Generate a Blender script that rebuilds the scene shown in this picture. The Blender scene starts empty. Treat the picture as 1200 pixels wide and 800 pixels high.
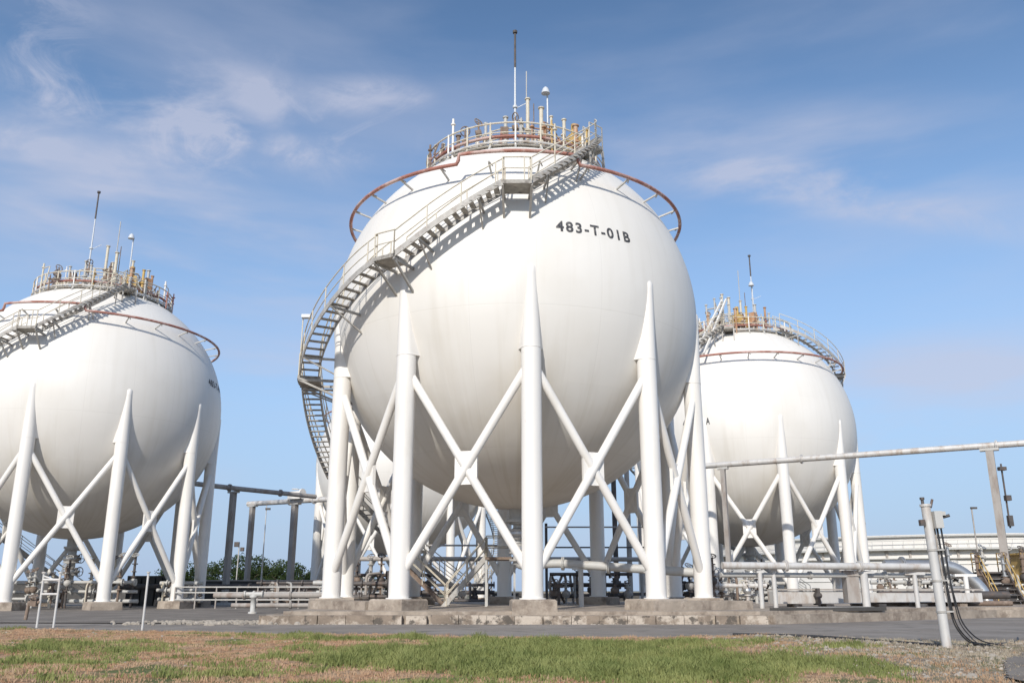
import bpy, math, random
from mathutils import Vector, Matrix, noise
R_=math.radians
rnd=random.Random(7)
sc=bpy.context.scene
col=sc.collection
PI=math.pi

# ------------------------------------------------------------------ mesh builder
class MB:
    def __init__(s): s.v=[];s.f=[];s.sm=[]
    def add(s,vs,fs,smooth=False):
        o=len(s.v);s.v+=[tuple(v) for v in vs]
        for f in fs: s.f.append([i+o for i in f]);s.sm.append(smooth)
    def box(s,c,size,rz=0,M=None):
        x,y,z=[a/2 for a in size]
        vs=[Vector((i*x,j*y,k*z)) for i in(-1,1) for j in(-1,1) for k in(-1,1)]
        m=M if M else Matrix.Rotation(rz,3,'Z')
        vs=[m@v+Vector(c) for v in vs]
        s.add(vs,[(0,1,3,2),(4,6,7,5),(0,4,5,1),(2,3,7,6),(0,2,6,4),(1,5,7,3)])
    def bar(s,p0,p1,w,h,up=(0,0,1)):
        p0=Vector(p0);p1=Vector(p1);d=(p1-p0);L=d.length
        if L<1e-6:return
        d/=L;u=Vector(up);sd=d.cross(u)
        if sd.length<1e-4: sd=d.cross(Vector((1,0,0)))
        sd.normalize();u=sd.cross(d)
        M=Matrix((d,sd,u)).transposed()
        s.box((p0+p1)/2,(L,w,h),M=M)
    def tube(s,pts,r,n=8,cap=True,smooth=True,closed=False):
        pts=[Vector(p) for p in pts];m=len(pts)
        rr=r if isinstance(r,(list,tuple)) else [r]*m
        vs=[];prev=None
        for i,p in enumerate(pts):
            if closed: t=(pts[(i+1)%m]-pts[i-1])
            else: t=pts[min(i+1,m-1)]-pts[max(i-1,0)]
            t.normalize()
            if prev is None:
                a=t.cross(Vector((0,0,1)))
                if a.length<.05:a=t.cross(Vector((1,0,0)))
            else:
                a=prev-t*prev.dot(t)
            a.normalize();prev=a;b=t.cross(a)
            for k in range(n):
                q=2*PI*k/n
                vs.append(p+(a*math.cos(q)+b*math.sin(q))*rr[i])
        fs=[]
        for i in range(m if closed else m-1):
            j=(i+1)%m
            for k in range(n):
                k2=(k+1)%n
                fs.append((i*n+k,i*n+k2,j*n+k2,j*n+k))
        s.add(vs,fs,smooth)
        if cap and not closed:
            s.add(vs[:n],[tuple(range(n))[::-1]]);s.add(vs[-n:],[tuple(range(n))])
    def lathe(s,prof,c=(0,0,0),n=24,smooth=True,M=None,caps=True):
        vs=[];c=Vector(c)
        for (r,z) in prof:
            for k in range(n):
                q=2*PI*k/n;v=Vector((r*math.cos(q),r*math.sin(q),z))
                vs.append((M@v if M else v)+c)
        fs=[]
        for i in range(len(prof)-1):
            for k in range(n):
                k2=(k+1)%n;fs.append((i*n+k,i*n+k2,(i+1)*n+k2,(i+1)*n+k))
        s.add(vs,fs,smooth)
        if caps:
            s.add(vs[:n],[tuple(range(n))[::-1]]);s.add(vs[-n:],[tuple(range(n))])
    def disc(s,c,axis,r,t,n=16):
        a=Vector(axis).normalized();c=Vector(c)
        s.tube([c-a*t/2,c+a*t/2],r,n,smooth=False)
    def wheel(s,c,axis,r,w=.03):
        a=Vector(axis).normalized();c=Vector(c)
        b=a.cross(Vector((0,0,1)))
        if b.length<.05:b=a.cross(Vector((1,0,0)))
        b.normalize();d=a.cross(b)
        s.tube([c+(b*math.cos(q)+d*math.sin(q))*r for q in [2*PI*i/14 for i in range(14)]],w,5,closed=True)
        for q in(0,PI/2):
            e=(b*math.cos(q)+d*math.sin(q))*r
            s.tube([c-e,c+e],w*.7,4)
    def build(s,name,mat,parent=None):
        me=bpy.data.meshes.new(name);me.from_pydata(s.v,[],s.f)
        me.polygons.foreach_set('use_smooth',s.sm)
        me.materials.append(mat);me.update()
        o=bpy.data.objects.new(name,me);col.objects.link(o)
        if parent:o.parent=parent
        return o
def empty(name,loc=(0,0,0),rz=0):
    o=bpy.data.objects.new(name,None);col.objects.link(o);o.location=loc;o.rotation_euler.z=rz;o.empty_display_size=.3
    return o
def tag(o,label,cat,group=None):
    o['label']=label;o['category']=cat
    if group:o['group']=group
    return o
def struct(o): o['kind']='structure';return o
def kids(o): return [c for c in bpy.data.objects if c.parent==o]

# ------------------------------------------------------------------ materials
def mat(name,base,rough=.6,metal=0,var=.12,scale=2.0,c2=None,c2amt=0,c2scale=1.5,c2edge=(.5,.65),bump=0,bscale=20,stretch=None,spec=None,c3=None,c3scale=6,c3edge=(.6,.7),c3amt=.5):
    m=bpy.data.materials.new(name);m.use_nodes=True;nt=m.node_tree;N=nt.nodes;L=nt.links
    b=N['Principled BSDF'];b.inputs['Roughness'].default_value=rough;b.inputs['Metallic'].default_value=metal
    if spec is not None:b.inputs['Specular IOR Level'].default_value=spec
    tc=N.new('ShaderNodeTexCoord');mp=N.new('ShaderNodeMapping');L.new(tc.outputs['Object'],mp.inputs[0])
    if stretch:mp.inputs['Scale'].default_value=stretch
    n=N.new('ShaderNodeTexNoise');n.inputs['Scale'].default_value=scale;n.inputs['Detail'].default_value=8;n.inputs['Roughness'].default_value=.6
    L.new(mp.outputs[0],n.inputs['Vector'])
    mr=N.new('ShaderNodeMapRange');L.new(n.outputs[0],mr.inputs[0]);mr.inputs[1].default_value=.3;mr.inputs[2].default_value=.7
    mr.inputs[3].default_value=1-var;mr.inputs[4].default_value=1+var
    mx=N.new('ShaderNodeMix');mx.data_type='RGBA';mx.blend_type='MULTIPLY';mx.inputs[0].default_value=1
    mx.inputs[6].default_value=(*base,1);L.new(mr.outputs[0],mx.inputs[7])
    out=mx.outputs[2]
    def layer(out,cc,amt,scl,edge):
        n2=N.new('ShaderNodeTexNoise');n2.inputs['Scale'].default_value=scl;n2.inputs['Detail'].default_value=10;n2.inputs['Roughness'].default_value=.65
        L.new(mp.outputs[0],n2.inputs['Vector'])
        r2=N.new('ShaderNodeMapRange');r2.inputs[1].default_value=edge[0];r2.inputs[2].default_value=edge[1];r2.inputs[4].default_value=amt
        L.new(n2.outputs[0],r2.inputs[0])
        m2=N.new('ShaderNodeMix');m2.data_type='RGBA';L.new(r2.outputs[0],m2.inputs[0]);L.new(out,m2.inputs[6]);m2.inputs[7].default_value=(*cc,1)
        return m2.outputs[2]
    if c2:out=layer(out,c2,c2amt,c2scale,c2edge)
    if c3:out=layer(out,c3,c3amt,c3scale,c3edge)
    L.new(out,b.inputs['Base Color'])
    if bump:
        nb=N.new('ShaderNodeTexNoise');nb.inputs['Scale'].default_value=bscale;nb.inputs['Detail'].default_value=6
        L.new(tc.outputs['Object'],nb.inputs['Vector'])
        bp=N.new('ShaderNodeBump');bp.inputs['Strength'].default_value=bump;bp.inputs['Distance'].default_value=.05
        L.new(nb.outputs[0],bp.inputs['Height']);L.new(bp.outputs[0],b.inputs['Normal'])
    return m
M={}
M['white']=mat('white_paint',(.82,.785,.73),.45,var=.03,scale=1.2,c2=(.58,.53,.44),c2amt=.42,c2scale=.9,c2edge=(.52,.75),stretch=(1,1,.25),c3=(.4,.28,.18),c3scale=5,c3edge=(.66,.76),c3amt=.5)
M['concrete']=mat('weathered_concrete',(.36,.30,.24),.9,var=.25,scale=1.5,c2=(.17,.13,.10),c2amt=.75,c2scale=1.1,c2edge=(.5,.62),bump=.5,bscale=9,c3=(.52,.46,.38),c3scale=3,c3edge=(.58,.7),c3amt=.6)
M['kerb']=mat('worn_kerb_paint',(.24,.19,.145),.9,var=.25,scale=2,c2=(.58,.50,.41),c2amt=.8,c2scale=.7,c2edge=(.48,.54),bump=.5,bscale=12,c3=(.10,.085,.07),c3scale=2.3,c3edge=(.54,.6),c3amt=.9)
M['steel']=mat('grey_galvanised_steel',(.44,.42,.385),.6,.1,var=.18,scale=4,c2=(.2,.13,.09),c2amt=.45,c2scale=3)
M['dark_steel']=mat('dark_steel',(.09,.08,.075),.6,.1,var=.25,scale=4,c2=(.2,.12,.08),c2amt=.5,c2scale=3)
M['tread']=mat('weathered_tread_steel',(.40,.375,.335),.75,.1,var=.25,scale=4,c2=(.11,.09,.075),c2amt=.7,c2scale=2.5)
M['rail']=mat('weathered_cream_rail_paint',(.66,.60,.48),.6,var=.15,scale=3,c2=(.28,.18,.11),c2amt=.55,c2scale=3)
M['red']=mat('faded_red_pipe_paint',(.38,.16,.12),.6,var=.2,scale=2,c2=(.62,.47,.42),c2amt=.8,c2scale=.6,c2edge=(.46,.56),c3=(.12,.07,.05),c3scale=4,c3amt=.6)
M['orange']=mat('orange_paint',(.46,.25,.13),.6,var=.2,c2=(.5,.45,.38),c2amt=.6,c2scale=3)
M['yellow']=mat('yellow_paint',(.56,.38,.13),.6,var=.15,c2=(.35,.2,.08),c2amt=.4)
M['silver']=mat('aluminium_cladding',(.55,.55,.54),.38,.75,var=.12,scale=3,c2=(.3,.27,.24),c2amt=.4)
M['grey']=mat('light_grey_paint',(.50,.49,.46),.55,var=.1,scale=2,c2=(.3,.24,.18),c2amt=.4,c2scale=2)
M['pale']=mat('pale_pole_paint',(.60,.58,.55),.5,.1,var=.1,scale=2,c2=(.36,.26,.18),c2amt=.6,c2scale=2.2,stretch=(1,1,.4))
M['column']=mat('stained_column_concrete',(.36,.33,.30),.85,var=.15,scale=2,c2=(.22,.15,.11),c2amt=.6,c2scale=1.6,stretch=(1,1,.3))
M['rust']=mat('rusty_steel',(.20,.145,.11),.85,var=.3,scale=5,c2=(.4,.33,.27),c2amt=.5,c2scale=3)
M['black']=mat('black_rubber',(.025,.025,.027),.6,var=.2)
M['ink']=mat('faded_black_lettering',(.05,.05,.055),.75,var=.25,scale=6,c2=(.4,.39,.36),c2amt=.55,c2scale=9,c2edge=(.5,.7))
M['lamp']=mat('lamp_housing',(.62,.64,.66),.35,var=.05)
M['bark']=mat('bark',(.09,.07,.05),.9,var=.3)
M['asphalt']=mat('sunbleached_asphalt',(.225,.195,.165),.92,var=.16,scale=.35,c2=(.29,.26,.23),c2amt=.7,c2scale=.25,c2edge=(.45,.6),bump=.35,bscale=60,c3=(.12,.11,.10),c3scale=.9,c3edge=(.56,.64),c3amt=.7)
M['asphalt_dark']=mat('dark_asphalt',(.19,.165,.14),.93,var=.2,scale=.5,c2=(.26,.23,.195),c2amt=.6,c2scale=.5,bump=.35,bscale=60)
M['dirt']=mat('dry_dirt_and_gravel',(.27,.215,.165),.95,var=.25,scale=2.5,c2=(.14,.11,.085),c2amt=.7,c2scale=1.2,bump=.8,bscale=16,c3=(.38,.33,.27),c3scale=7,c3edge=(.55,.65),c3amt=.8)
M['stone']=mat('pale_stone',(.34,.30,.25),.9,var=.3,scale=1.5)
M['far']=mat('dry_scrub_ground',(.17,.15,.09),.95,var=.25,scale=.02,c2=(.09,.11,.05),c2amt=.8,c2scale=.015)
M['bund']=mat('dark_bund_concrete',(.075,.07,.064),.9,var=.3,scale=.6,c2=(.15,.14,.125),c2amt=.5,c2scale=.5)
M['storage']=mat('storage_tank_paint',(.72,.69,.64),.6,var=.05,scale=.15,c2=(.62,.55,.45),c2amt=.35,c2scale=.12,stretch=(1,1,.3))
M['haze_grey']=mat('grey_girder_paint',(.40,.36,.32),.7,var=.2)

def shell_mat():
    m=bpy.data.materials.new('sphere_shell_paint');m.use_nodes=True;nt=m.node_tree;N=nt.nodes;L=nt.links
    b=N['Principled BSDF'];b.inputs['Roughness'].default_value=.5
    tc=N.new('ShaderNodeTexCoord')
    sep=N.new('ShaderNodeSeparateXYZ');L.new(tc.outputs['Object'],sep.inputs[0])
    def math_(op,a,b_=None,c=None):
        n=N.new('ShaderNodeMath');n.operation=op
        for i,x in enumerate((a,b_,c)):
            if x is None:continue
            if isinstance(x,(int,float)):n.inputs[i].default_value=x
            else:L.new(x,n.inputs[i])
        return n.outputs[0]
    az=math_('ARCTAN2',sep.outputs[0],sep.outputs[1])
    el=math_('ARCSINE',math_('DIVIDE',sep.outputs[2],9.001))
    # streaks running down the shell: az stretched, el compressed
    cmb=N.new('ShaderNodeCombineXYZ');L.new(math_('MULTIPLY',az,14),cmb.inputs[0]);L.new(math_('MULTIPLY',el,1.3),cmb.inputs[1])
    ns=N.new('ShaderNodeTexNoise');ns.inputs['Scale'].default_value=1;ns.inputs['Detail'].default_value=6;L.new(cmb.outputs[0],ns.inputs['Vector'])
    st=N.new('ShaderNodeMapRange');st.inputs[1].default_value=.5;st.inputs[2].default_value=.78;st.inputs[4].default_value=.32;L.new(ns.outputs[0],st.inputs[0])
    nb=N.new('ShaderNodeTexNoise');nb.inputs['Scale'].default_value=.22;nb.inputs['Detail'].default_value=7;L.new(tc.outputs['Object'],nb.inputs['Vector'])
    bl=N.new('ShaderNodeMapRange');bl.inputs[1].default_value=.42;bl.inputs[2].default_value=.72;bl.inputs[4].default_value=.34;L.new(nb.outputs[0],bl.inputs[0])
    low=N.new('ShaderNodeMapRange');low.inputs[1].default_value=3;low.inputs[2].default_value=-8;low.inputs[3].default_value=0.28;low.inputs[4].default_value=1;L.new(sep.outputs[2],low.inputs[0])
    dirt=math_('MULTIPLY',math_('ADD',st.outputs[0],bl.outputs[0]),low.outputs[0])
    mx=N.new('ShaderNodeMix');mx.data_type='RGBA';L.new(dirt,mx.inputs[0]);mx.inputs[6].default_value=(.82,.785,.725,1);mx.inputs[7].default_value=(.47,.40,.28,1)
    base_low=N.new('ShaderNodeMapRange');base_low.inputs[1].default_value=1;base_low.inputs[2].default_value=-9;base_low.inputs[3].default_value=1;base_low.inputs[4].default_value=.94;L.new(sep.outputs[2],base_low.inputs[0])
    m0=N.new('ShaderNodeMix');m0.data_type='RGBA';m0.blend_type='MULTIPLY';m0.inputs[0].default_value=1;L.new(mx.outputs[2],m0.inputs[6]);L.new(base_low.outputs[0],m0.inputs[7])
    # weld seams: meridians in bands of different count and latitude rings
    def seam(v,count,width,off=0):
        f=math_('FRACT',math_('ADD',math_('MULTIPLY',v,count/(2*PI)),off+10))
        d=math_('ABSOLUTE',math_('SUBTRACT',f,.5))
        r=N.new('ShaderNodeMapRange');r.inputs[1].default_value=.5-width;r.inputs[2].default_value=.5;L.new(d,r.inputs[0]);return r.outputs[0]
    s1=seam(az,20,.006,.3)
    caps=math_('LESS_THAN',math_('ABSOLUTE',el),1.0)
    s1=math_('MULTIPLY',s1,caps)
    s2=seam(el,9,.003,.25)
    sm=math_('MAXIMUM',s1,s2)
    cell=N.new('ShaderNodeCombineXYZ')
    L.new(math_('FLOOR',math_('ADD',math_('MULTIPLY',az,20/(2*PI)),10.8)),cell.inputs[0]);L.new(math_('FLOOR',math_('ADD',math_('MULTIPLY',el,9/(2*PI)),10.75)),cell.inputs[1])
    wn=N.new('ShaderNodeTexWhiteNoise');wn.noise_dimensions='3D';L.new(cell.outputs[0],wn.inputs['Vector'])
    pt=N.new('ShaderNodeMapRange');pt.inputs[3].default_value=.955;pt.inputs[4].default_value=1.0;L.new(wn.outputs['Value'],pt.inputs[0])
    mp_=N.new('ShaderNodeMix');mp_.data_type='RGBA';mp_.blend_type='MULTIPLY';mp_.inputs[0].default_value=1;L.new(m0.outputs[2],mp_.inputs[6]);L.new(pt.outputs[0],mp_.inputs[7]);m0=mp_
    m3=N.new('ShaderNodeMix');m3.data_type='RGBA';L.new(math_('MULTIPLY',sm,.17),m3.inputs[0]);L.new(m0.outputs[2],m3.inputs[6]);m3.inputs[7].default_value=(.35,.31,.25,1)
    L.new(m3.outputs[2],b.inputs['Base Color'])
    # slight plate unevenness
    n4=N.new('ShaderNodeTexNoise');n4.inputs['Scale'].default_value=.55;n4.inputs['Detail'].default_value=2;L.new(tc.outputs['Object'],n4.inputs['Vector'])
    bp=N.new('ShaderNodeBump');bp.inputs['Strength'].default_value=.35;bp.inputs['Distance'].default_value=.06
    L.new(math_('ADD',n4.outputs[0],math_('MULTIPLY',sm,-.15)),bp.inputs['Height']);L.new(bp.outputs[0],b.inputs['Normal'])
    return m
M['shell']=shell_mat()

# ------------------------------------------------------------------ camera, world, sun
CH=1.2;PITCH=15.74
cam=bpy.data.cameras.new('camera');co=bpy.data.objects.new('camera',cam);col.objects.link(co)
co.location=(0,0,CH);co.rotation_euler=(R_(90+PITCH),0,0)
cam.sensor_width=36;cam.lens=1036/1200*36;cam.clip_end=20000;cam.clip_start=.1
sc.camera=co
SAZ,SEL=-15,32      # sun azimuth measured from -Y towards +X, elevation
sd=Vector((math.sin(R_(SAZ))*math.cos(R_(SEL)),-math.cos(R_(SAZ))*math.cos(R_(SEL)),math.sin(R_(SEL))))
sl=bpy.data.lights.new('sun','SUN');sl.energy=3.75;sl.angle=R_(.9);sl.color=(1,.955,.885)
so=bpy.data.objects.new('sun',sl);col.objects.link(so);so.rotation_euler=sd.to_track_quat('Z','Y').to_euler();so.location=(0,-20,60)
w=bpy.data.worlds.new('World');sc.world=w;w.use_nodes=True
def world():
    nt=w.node_tree;N=nt.nodes;L=nt.links;N.clear()
    out=N.new('ShaderNodeOutputWorld');bg=N.new('ShaderNodeBackground');bg.inputs[1].default_value=.2
    sky=N.new('ShaderNodeTexSky');sky.sky_type='NISHITA';sky.sun_disc=False;sky.sun_elevation=R_(SEL)
    sky.sun_rotation=math.atan2(sd.x,sd.y);sky.air_density=1.0;sky.dust_density=.6;sky.ozone_density=2.2
    hs=N.new('ShaderNodeHueSaturation');hs.inputs['Saturation'].default_value=1.1;L.new(sky.outputs[0],hs.inputs['Color'])
    tint=N.new('ShaderNodeMix');tint.data_type='RGBA';tint.blend_type='MULTIPLY';tint.inputs[0].default_value=1;tint.inputs[7].default_value=(.98,1.0,1.0,1)
    L.new(hs.outputs[0],tint.inputs[6]);L.new(tint.outputs[2],bg.inputs[0])
    tc=N.new('ShaderNodeTexCoord')
    el0=N.new('ShaderNodeSeparateXYZ');L.new(tc.outputs['Generated'],el0.inputs[0]);dk=N.new('ShaderNodeMapRange');dk.inputs[1].default_value=.2;dk.inputs[2].default_value=.66;dk.inputs[3].default_value=1.0;dk.inputs[4].default_value=.66;L.new(el0.outputs[2],dk.inputs[0]);L.new(dk.outputs[0],tint.inputs[7])
    def n_(scale,det,rough,mapscale,dist=0,rot=(0,0,0),loc=(0,0,0)):
        mp=N.new('ShaderNodeMapping');mp.inputs['Scale'].default_value=mapscale;mp.inputs['Rotation'].default_value=rot;mp.inputs['Location'].default_value=loc
        L.new(tc.outputs['Generated'],mp.inputs[0])
        n=N.new('ShaderNodeTexNoise');n.inputs['Scale'].default_value=scale;n.inputs['Detail'].default_value=det;n.inputs['Roughness'].default_value=rough;n.inputs['Distortion'].default_value=dist
        L.new(mp.outputs[0],n.inputs['Vector']);return n.outputs[0]
    def mr(x,a,b,c=0,d=1):
        r=N.new('ShaderNodeMapRange');r.interpolation_type='SMOOTHSTEP';r.inputs[1].default_value=a;r.inputs[2].default_value=b;r.inputs[3].default_value=c;r.inputs[4].default_value=d;L.new(x,r.inputs[0]);return r.outputs[0]
    def mm(op,a,b):
        n=N.new('ShaderNodeMath');n.operation=op
        for i,x in enumerate((a,b)):
            if isinstance(x,(int,float)):n.inputs[i].default_value=x
            else:L.new(x,n.inputs[i])
        return n.outputs[0]
    def dirv(az,el): return (math.sin(R_(az))*math.cos(R_(el)),math.cos(R_(az))*math.cos(R_(el)),math.sin(R_(el)))
    def patch(az,el,sx,sy,tilt=0):
        # smooth elliptical patch around a direction (az from +Y towards +X)
        c=Vector(dirv(az,el));e=Vector((math.cos(R_(az)),-math.sin(R_(az)),0));u=e.cross(c)*1.0
        ct,st_=math.cos(R_(tilt)),math.sin(R_(tilt));e2=e*ct+u*st_;u2=u*ct-e*st_
        def dot(v):
            n=N.new('ShaderNodeVectorMath');n.operation='DOT_PRODUCT';L.new(tc.outputs['Generated'],n.inputs[0]);n.inputs[1].default_value=v;return n.outputs['Value']
        a=mm('DIVIDE',dot(e2),math.sin(R_(sx)));b=mm('DIVIDE',dot(u2),math.sin(R_(sy)))
        d=mm('SQRT',mm('ADD',mm('MULTIPLY',a,a),mm('MULTIPLY',b,b)),0)
        return mr(d,1,.15),dot(c)
    puff=mr(n_(11,12,.66,(1,1,1.5),.9),.42,.74)
    wisp=mr(n_(5,12,.6,(1,1,2.6),.35,rot=(.2,.35,.1)),.42,.74)
    soft=mr(n_(2.2,8,.5,(1,1,4.5),.2,rot=(0,.12,0),loc=(3,1,2)),.38,.72)
    puff2=mr(n_(13,12,.62,(1,1,1.4),.7,loc=(.4,.2,.9)),.30,.66)
    tot=mm('MULTIPLY',soft,.34)
    def addp(tot,az,el,sx,sy,tilt,nz,amt):
        p,f=patch(az,el,sx,sy,tilt)
        p=mm('MULTIPLY',p,mm('GREATER_THAN',f,0.3))
        return mm('ADD',tot,mm('MULTIPLY',mm('MULTIPLY',p,nz),amt))
    for a in [(-17.6,29.9,3.0,2.3,-12,puff2,.62),(-15.6,26.9,2.3,1.5,0,puff2,.85),(-10.5,30.8,5.2,1.7,4,puff2,.55),(-8.3,31.2,3,1.2,0,puff,.4),(-14,29,9,5,0,puff,.5),(-29.5,28,4,2.4,-10,puff,.75),(-31,25.2,4,2.0,20,puff2,.42),(-21,27,5,3.4,-15,puff,.8),(-25,28,12,7,0,wisp,.7),(-33,31,6,5,30,puff,.5),
              (20,24.3,15,2.2,-17,wisp,1.0),(28,21.2,9,1.5,-22,puff2,.34),(20,25.6,16,4.5,-12,soft,.9),(27,12,13,3.5,-5,soft,.8),(24,9,10,2,0,wisp,.5),(-19,20.5,16,4.5,0,soft,1.5),(-11.5,17.8,6,1.0,4,wisp,1.0),(-27,22,13,5,0,soft,1.0),(-14,13,12,4,0,soft,1.0)]:
        tot=addp(tot,*a)
    elv=N.new('ShaderNodeSeparateXYZ');L.new(tc.outputs['Generated'],elv.inputs[0])
    tot=mm('MINIMUM',tot,.8)
    tot=mm('MAXIMUM',tot,0)
    hb=N.new('ShaderNodeBackground');hb.inputs[0].default_value=(.36,.50,.735,1)
    hm=N.new('ShaderNodeMixShader');L.new(mr(elv.outputs[2],.60,-.05,0.03,.96),hm.inputs[0]);L.new(bg.outputs[0],hm.inputs[1]);L.new(hb.outputs[0],hm.inputs[2])
    cb=N.new('ShaderNodeBackground');cb.inputs[0].default_value=(.62,.65,.80,1);cb.inputs[1].default_value=.92
    mx=N.new('ShaderNodeMixShader');L.new(mm('MULTIPLY',tot,.85),mx.inputs[0]);L.new(hm.outputs[0],mx.inputs[1]);L.new(cb.outputs[0],mx.inputs[2])
    L.new(mx.outputs[0],out.inputs[0])
world()
sc.view_settings.view_transform='Standard';sc.view_settings.look='None';sc.view_settings.exposure=0;sc.view_settings.gamma=1
sc.render.engine='CYCLES'
sc.cycles.max_bounces=6;sc.cycles.diffuse_bounces=4

# ------------------------------------------------------------------ spherical tank
HC=13.5;RS=9.0;LR=8.6
def cy(az,rho,h): a=R_(az);return Vector((rho*math.sin(a),-rho*math.cos(a),HC+h))
def shell_rho(h): return math.sqrt(max(0,RS*RS-h*h))
def stair_rho(h):
    if h<=0:return 10.0
    rs=9.85 if h>1 else 10-.15*h
    return math.sqrt(max(rs*rs-h*h,1))

def leg_mesh(az):
    mb=MB();HT=-3.35
    mb.tube([cy(az,LR,-HC+.45),cy(az,LR,HT)],.405,28)
    mb.disc(cy(az,LR,-HC+.47),(0,0,1),.5,.05,28)
    mb.disc(cy(az,LR,HT),(0,0,1),.418,.02,28)
    # tapering shroud from the pipe to the shell
    a=R_(az);er=Vector((math.sin(a),-math.cos(a),0));et=Vector((math.cos(a),math.sin(a),0))
    rings=[];ns=14;K=10
    for i in range(ns+1):
        t=i/ns;h=HT+t*3.6
        r=.405*(1-t)+.225*t;rf=(LR+.405)*(1-t)+9.07*t
        if t>.93: r*=.82;rf-=.04
        if t>.98: rf-=.1
        c=rf-r;back=min(shell_rho(h),c)-.12 if t<.9 else shell_rho(h)-.15
        wb=r+.13*(1-t)
        pr=[]
        pr.append(er*back-et*wb)
        for k in range(K+1):
            q=-PI/2+PI*k/K;pr.append(er*(c+r*math.cos(q))+et*(r*math.sin(q)))
        pr.append(er*back+et*wb)
        rings.append([p+Vector((0,0,HC+h)) for p in pr])
    n=len(rings[0]);vs=[p for r_ in rings for p in r_];fs=[]
    for i in range(ns):
        for k in range(n-1): fs.append((i*n+k,i*n+k+1,(i+1)*n+k+1,(i+1)*n+k))
    mb.add(vs,fs,True)
    mb.add(rings[-1],[tuple(range(n))]);mb.add(rings[0],[tuple(range(n))[::-1]])
    return mb

def rail_run(mb,pts,height=1.05,post_every=1.4,r=.028,mid=True):
    """posts + top rail + mid rail along a list of floor points"""
    pts=[Vector(p) for p in pts];up=Vector((0,0,1))
    mb.tube([p+up*height for p in pts],r,6)
    if mid: mb.tube([p+up*height*.52 for p in pts],r*.8,5)
    acc=0;mb.tube([pts[0],pts[0]+up*height],r,6)
    for a,b in zip(pts,pts[1:]):
        acc+=(b-a).length
        if acc>=post_every: acc=0;mb.tube([b,b+up*height],r,6)
    mb.tube([pts[-1],pts[-1]+up*height],r,6)

def flight(S,az0,h0,az1,h1,rhof=stair_rho,width=.85):
    sti,sto,ro,ri=MB(),MB(),MB(),MB()
    N=max(6,int(abs(h1-h0)/.215))
    ins=[];outs=[]
    for i in range(N+1):
        t=i/N;az=az0+(az1-az0)*t;h=h0+(h1-h0)*t;rho=rhof(h)
        ins.append(cy(az,rho-width/2,h));outs.append(cy(az,rho+width/2,h))
        if i<N:
            hh=h+(h1-h0)/N
            az2=az+(az1-az0)/N
            p0=cy(az2,rho-width/2+.03,hh-.02);p1=cy(az2,rho+width/2-.03,hh-.02)
            mb=MB();mb.bar(p0,p1,.23,.045);mb.build('tread',M['tread'],S)
    for L_,mb in((ins,sti),(outs,sto)):
        for a,b in zip(L_,L_[1:]): mb.bar(a,b+(b-a)*.05,.05,.24)
    rail_run(ro,outs);rail_run(ri,ins)
    sti.build('stringer',M['steel'],S);sto.build('stringer',M['steel'],S);ro.build('handrail',M['rail'],S);ri.build('handrail',M['rail'],S)
    for i in range(3,N,7):
        t=i/N;h=h0+(h1-h0)*t;az=az0+(az1-az0)*t;rho=rhof(h)
        if h>-4.5:
            brk=MB();e=cy(az,shell_rho(h)-.05,h-.25) if h>-2 else cy(az,shell_rho(h)-.05,h-.1)
            brk.bar(cy(az,rho+width/2,h-.14),e,.08,.1)
            hb=h-1.1;brk.bar(cy(az,rho+width/2-.1,h-.18),cy(az,shell_rho(hb)-.05,hb),.06,.06);brk.build('stair_bracket',M['steel'],S)
def landing(S,az0,az1,h,rho=None,width=1.0):
    deck,rail=MB(),MB()
    rho=rho or stair_rho(h);n=4
    vs=[]
    for i in range(n+1):
        az=az0+(az1-az0)*i/n
        for rr,zz in((rho-width/2,0),(rho+width/2+.05,0),(rho+width/2+.05,-.16),(rho-width/2,-.16)): vs.append(cy(az,rr,h+zz))
    fs=[]
    for i in range(n):
        for k in range(4): fs.append((i*4+k,i*4+(k+1)%4,(i+1)*4+(k+1)%4,(i+1)*4+k))
    fs.append((0,1,2,3));fs.append((n*4+3,n*4+2,n*4+1,n*4))
    deck.add(vs,fs)
    rail_run(rail,[cy(az0+(az1-az0)*i/n,rho+width/2,h) for i in range(n+1)],post_every=.8)
    for az in(az0,az1):
        hb=h-1.3;brk=MB()
        brk.bar(cy(az,rho+width/2,h-.2),cy(az,shell_rho(hb)-.1,hb),.09,.09)
        brk.bar(cy(az,rho+width/2,h-.2),cy(az,shell_rho(h)-.1,h-.2),.09,.12);brk.build('stair_bracket',M['steel'],S)
    deck.build('landing',M['tread'],S);rail.build('handrail',M['rail'],S)

def text_on_shell(s,az0,az1,hmid,size,mat_,parent):
    cu=bpy.data.curves.new('t','FONT');cu.body=s;cu.size=1;cu.space_character=1.25;cu.offset=.03
    ob=bpy.data.objects.new('t',cu);col.objects.link(ob)
    dg=bpy.context.evaluated_depsgraph_get();me=bpy.data.meshes.new_from_object(ob.evaluated_get(dg))
    bpy.data.objects.remove(ob,do_unlink=True);bpy.data.curves.remove(cu)
    xs=[v.co.x for v in me.vertices];ys=[v.co.y for v in me.vertices];x0,x1=min(xs),max(xs);y0,y1=min(ys),max(ys)
    eps=.012
    for v in me.vertices:
        az=az0+(az1-az0)*(v.co.x-x0)/(x1-x0)
        h=hmid+((v.co.y-y0)/(y1-y0)-.5)*size
        p=Vector((math.sin(R_(az)),-math.cos(R_(az)),0))*math.sqrt(RS*RS-h*h)+Vector((0,0,h))
        v.co=p.normalized()*(RS+eps)
    me.materials.append(mat_);me.name='tank_number'
    o=bpy.data.objects.new('tank_number',me);col.objects.link(o);o.parent=parent
    o.location=(0,0,HC)
    return o

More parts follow.
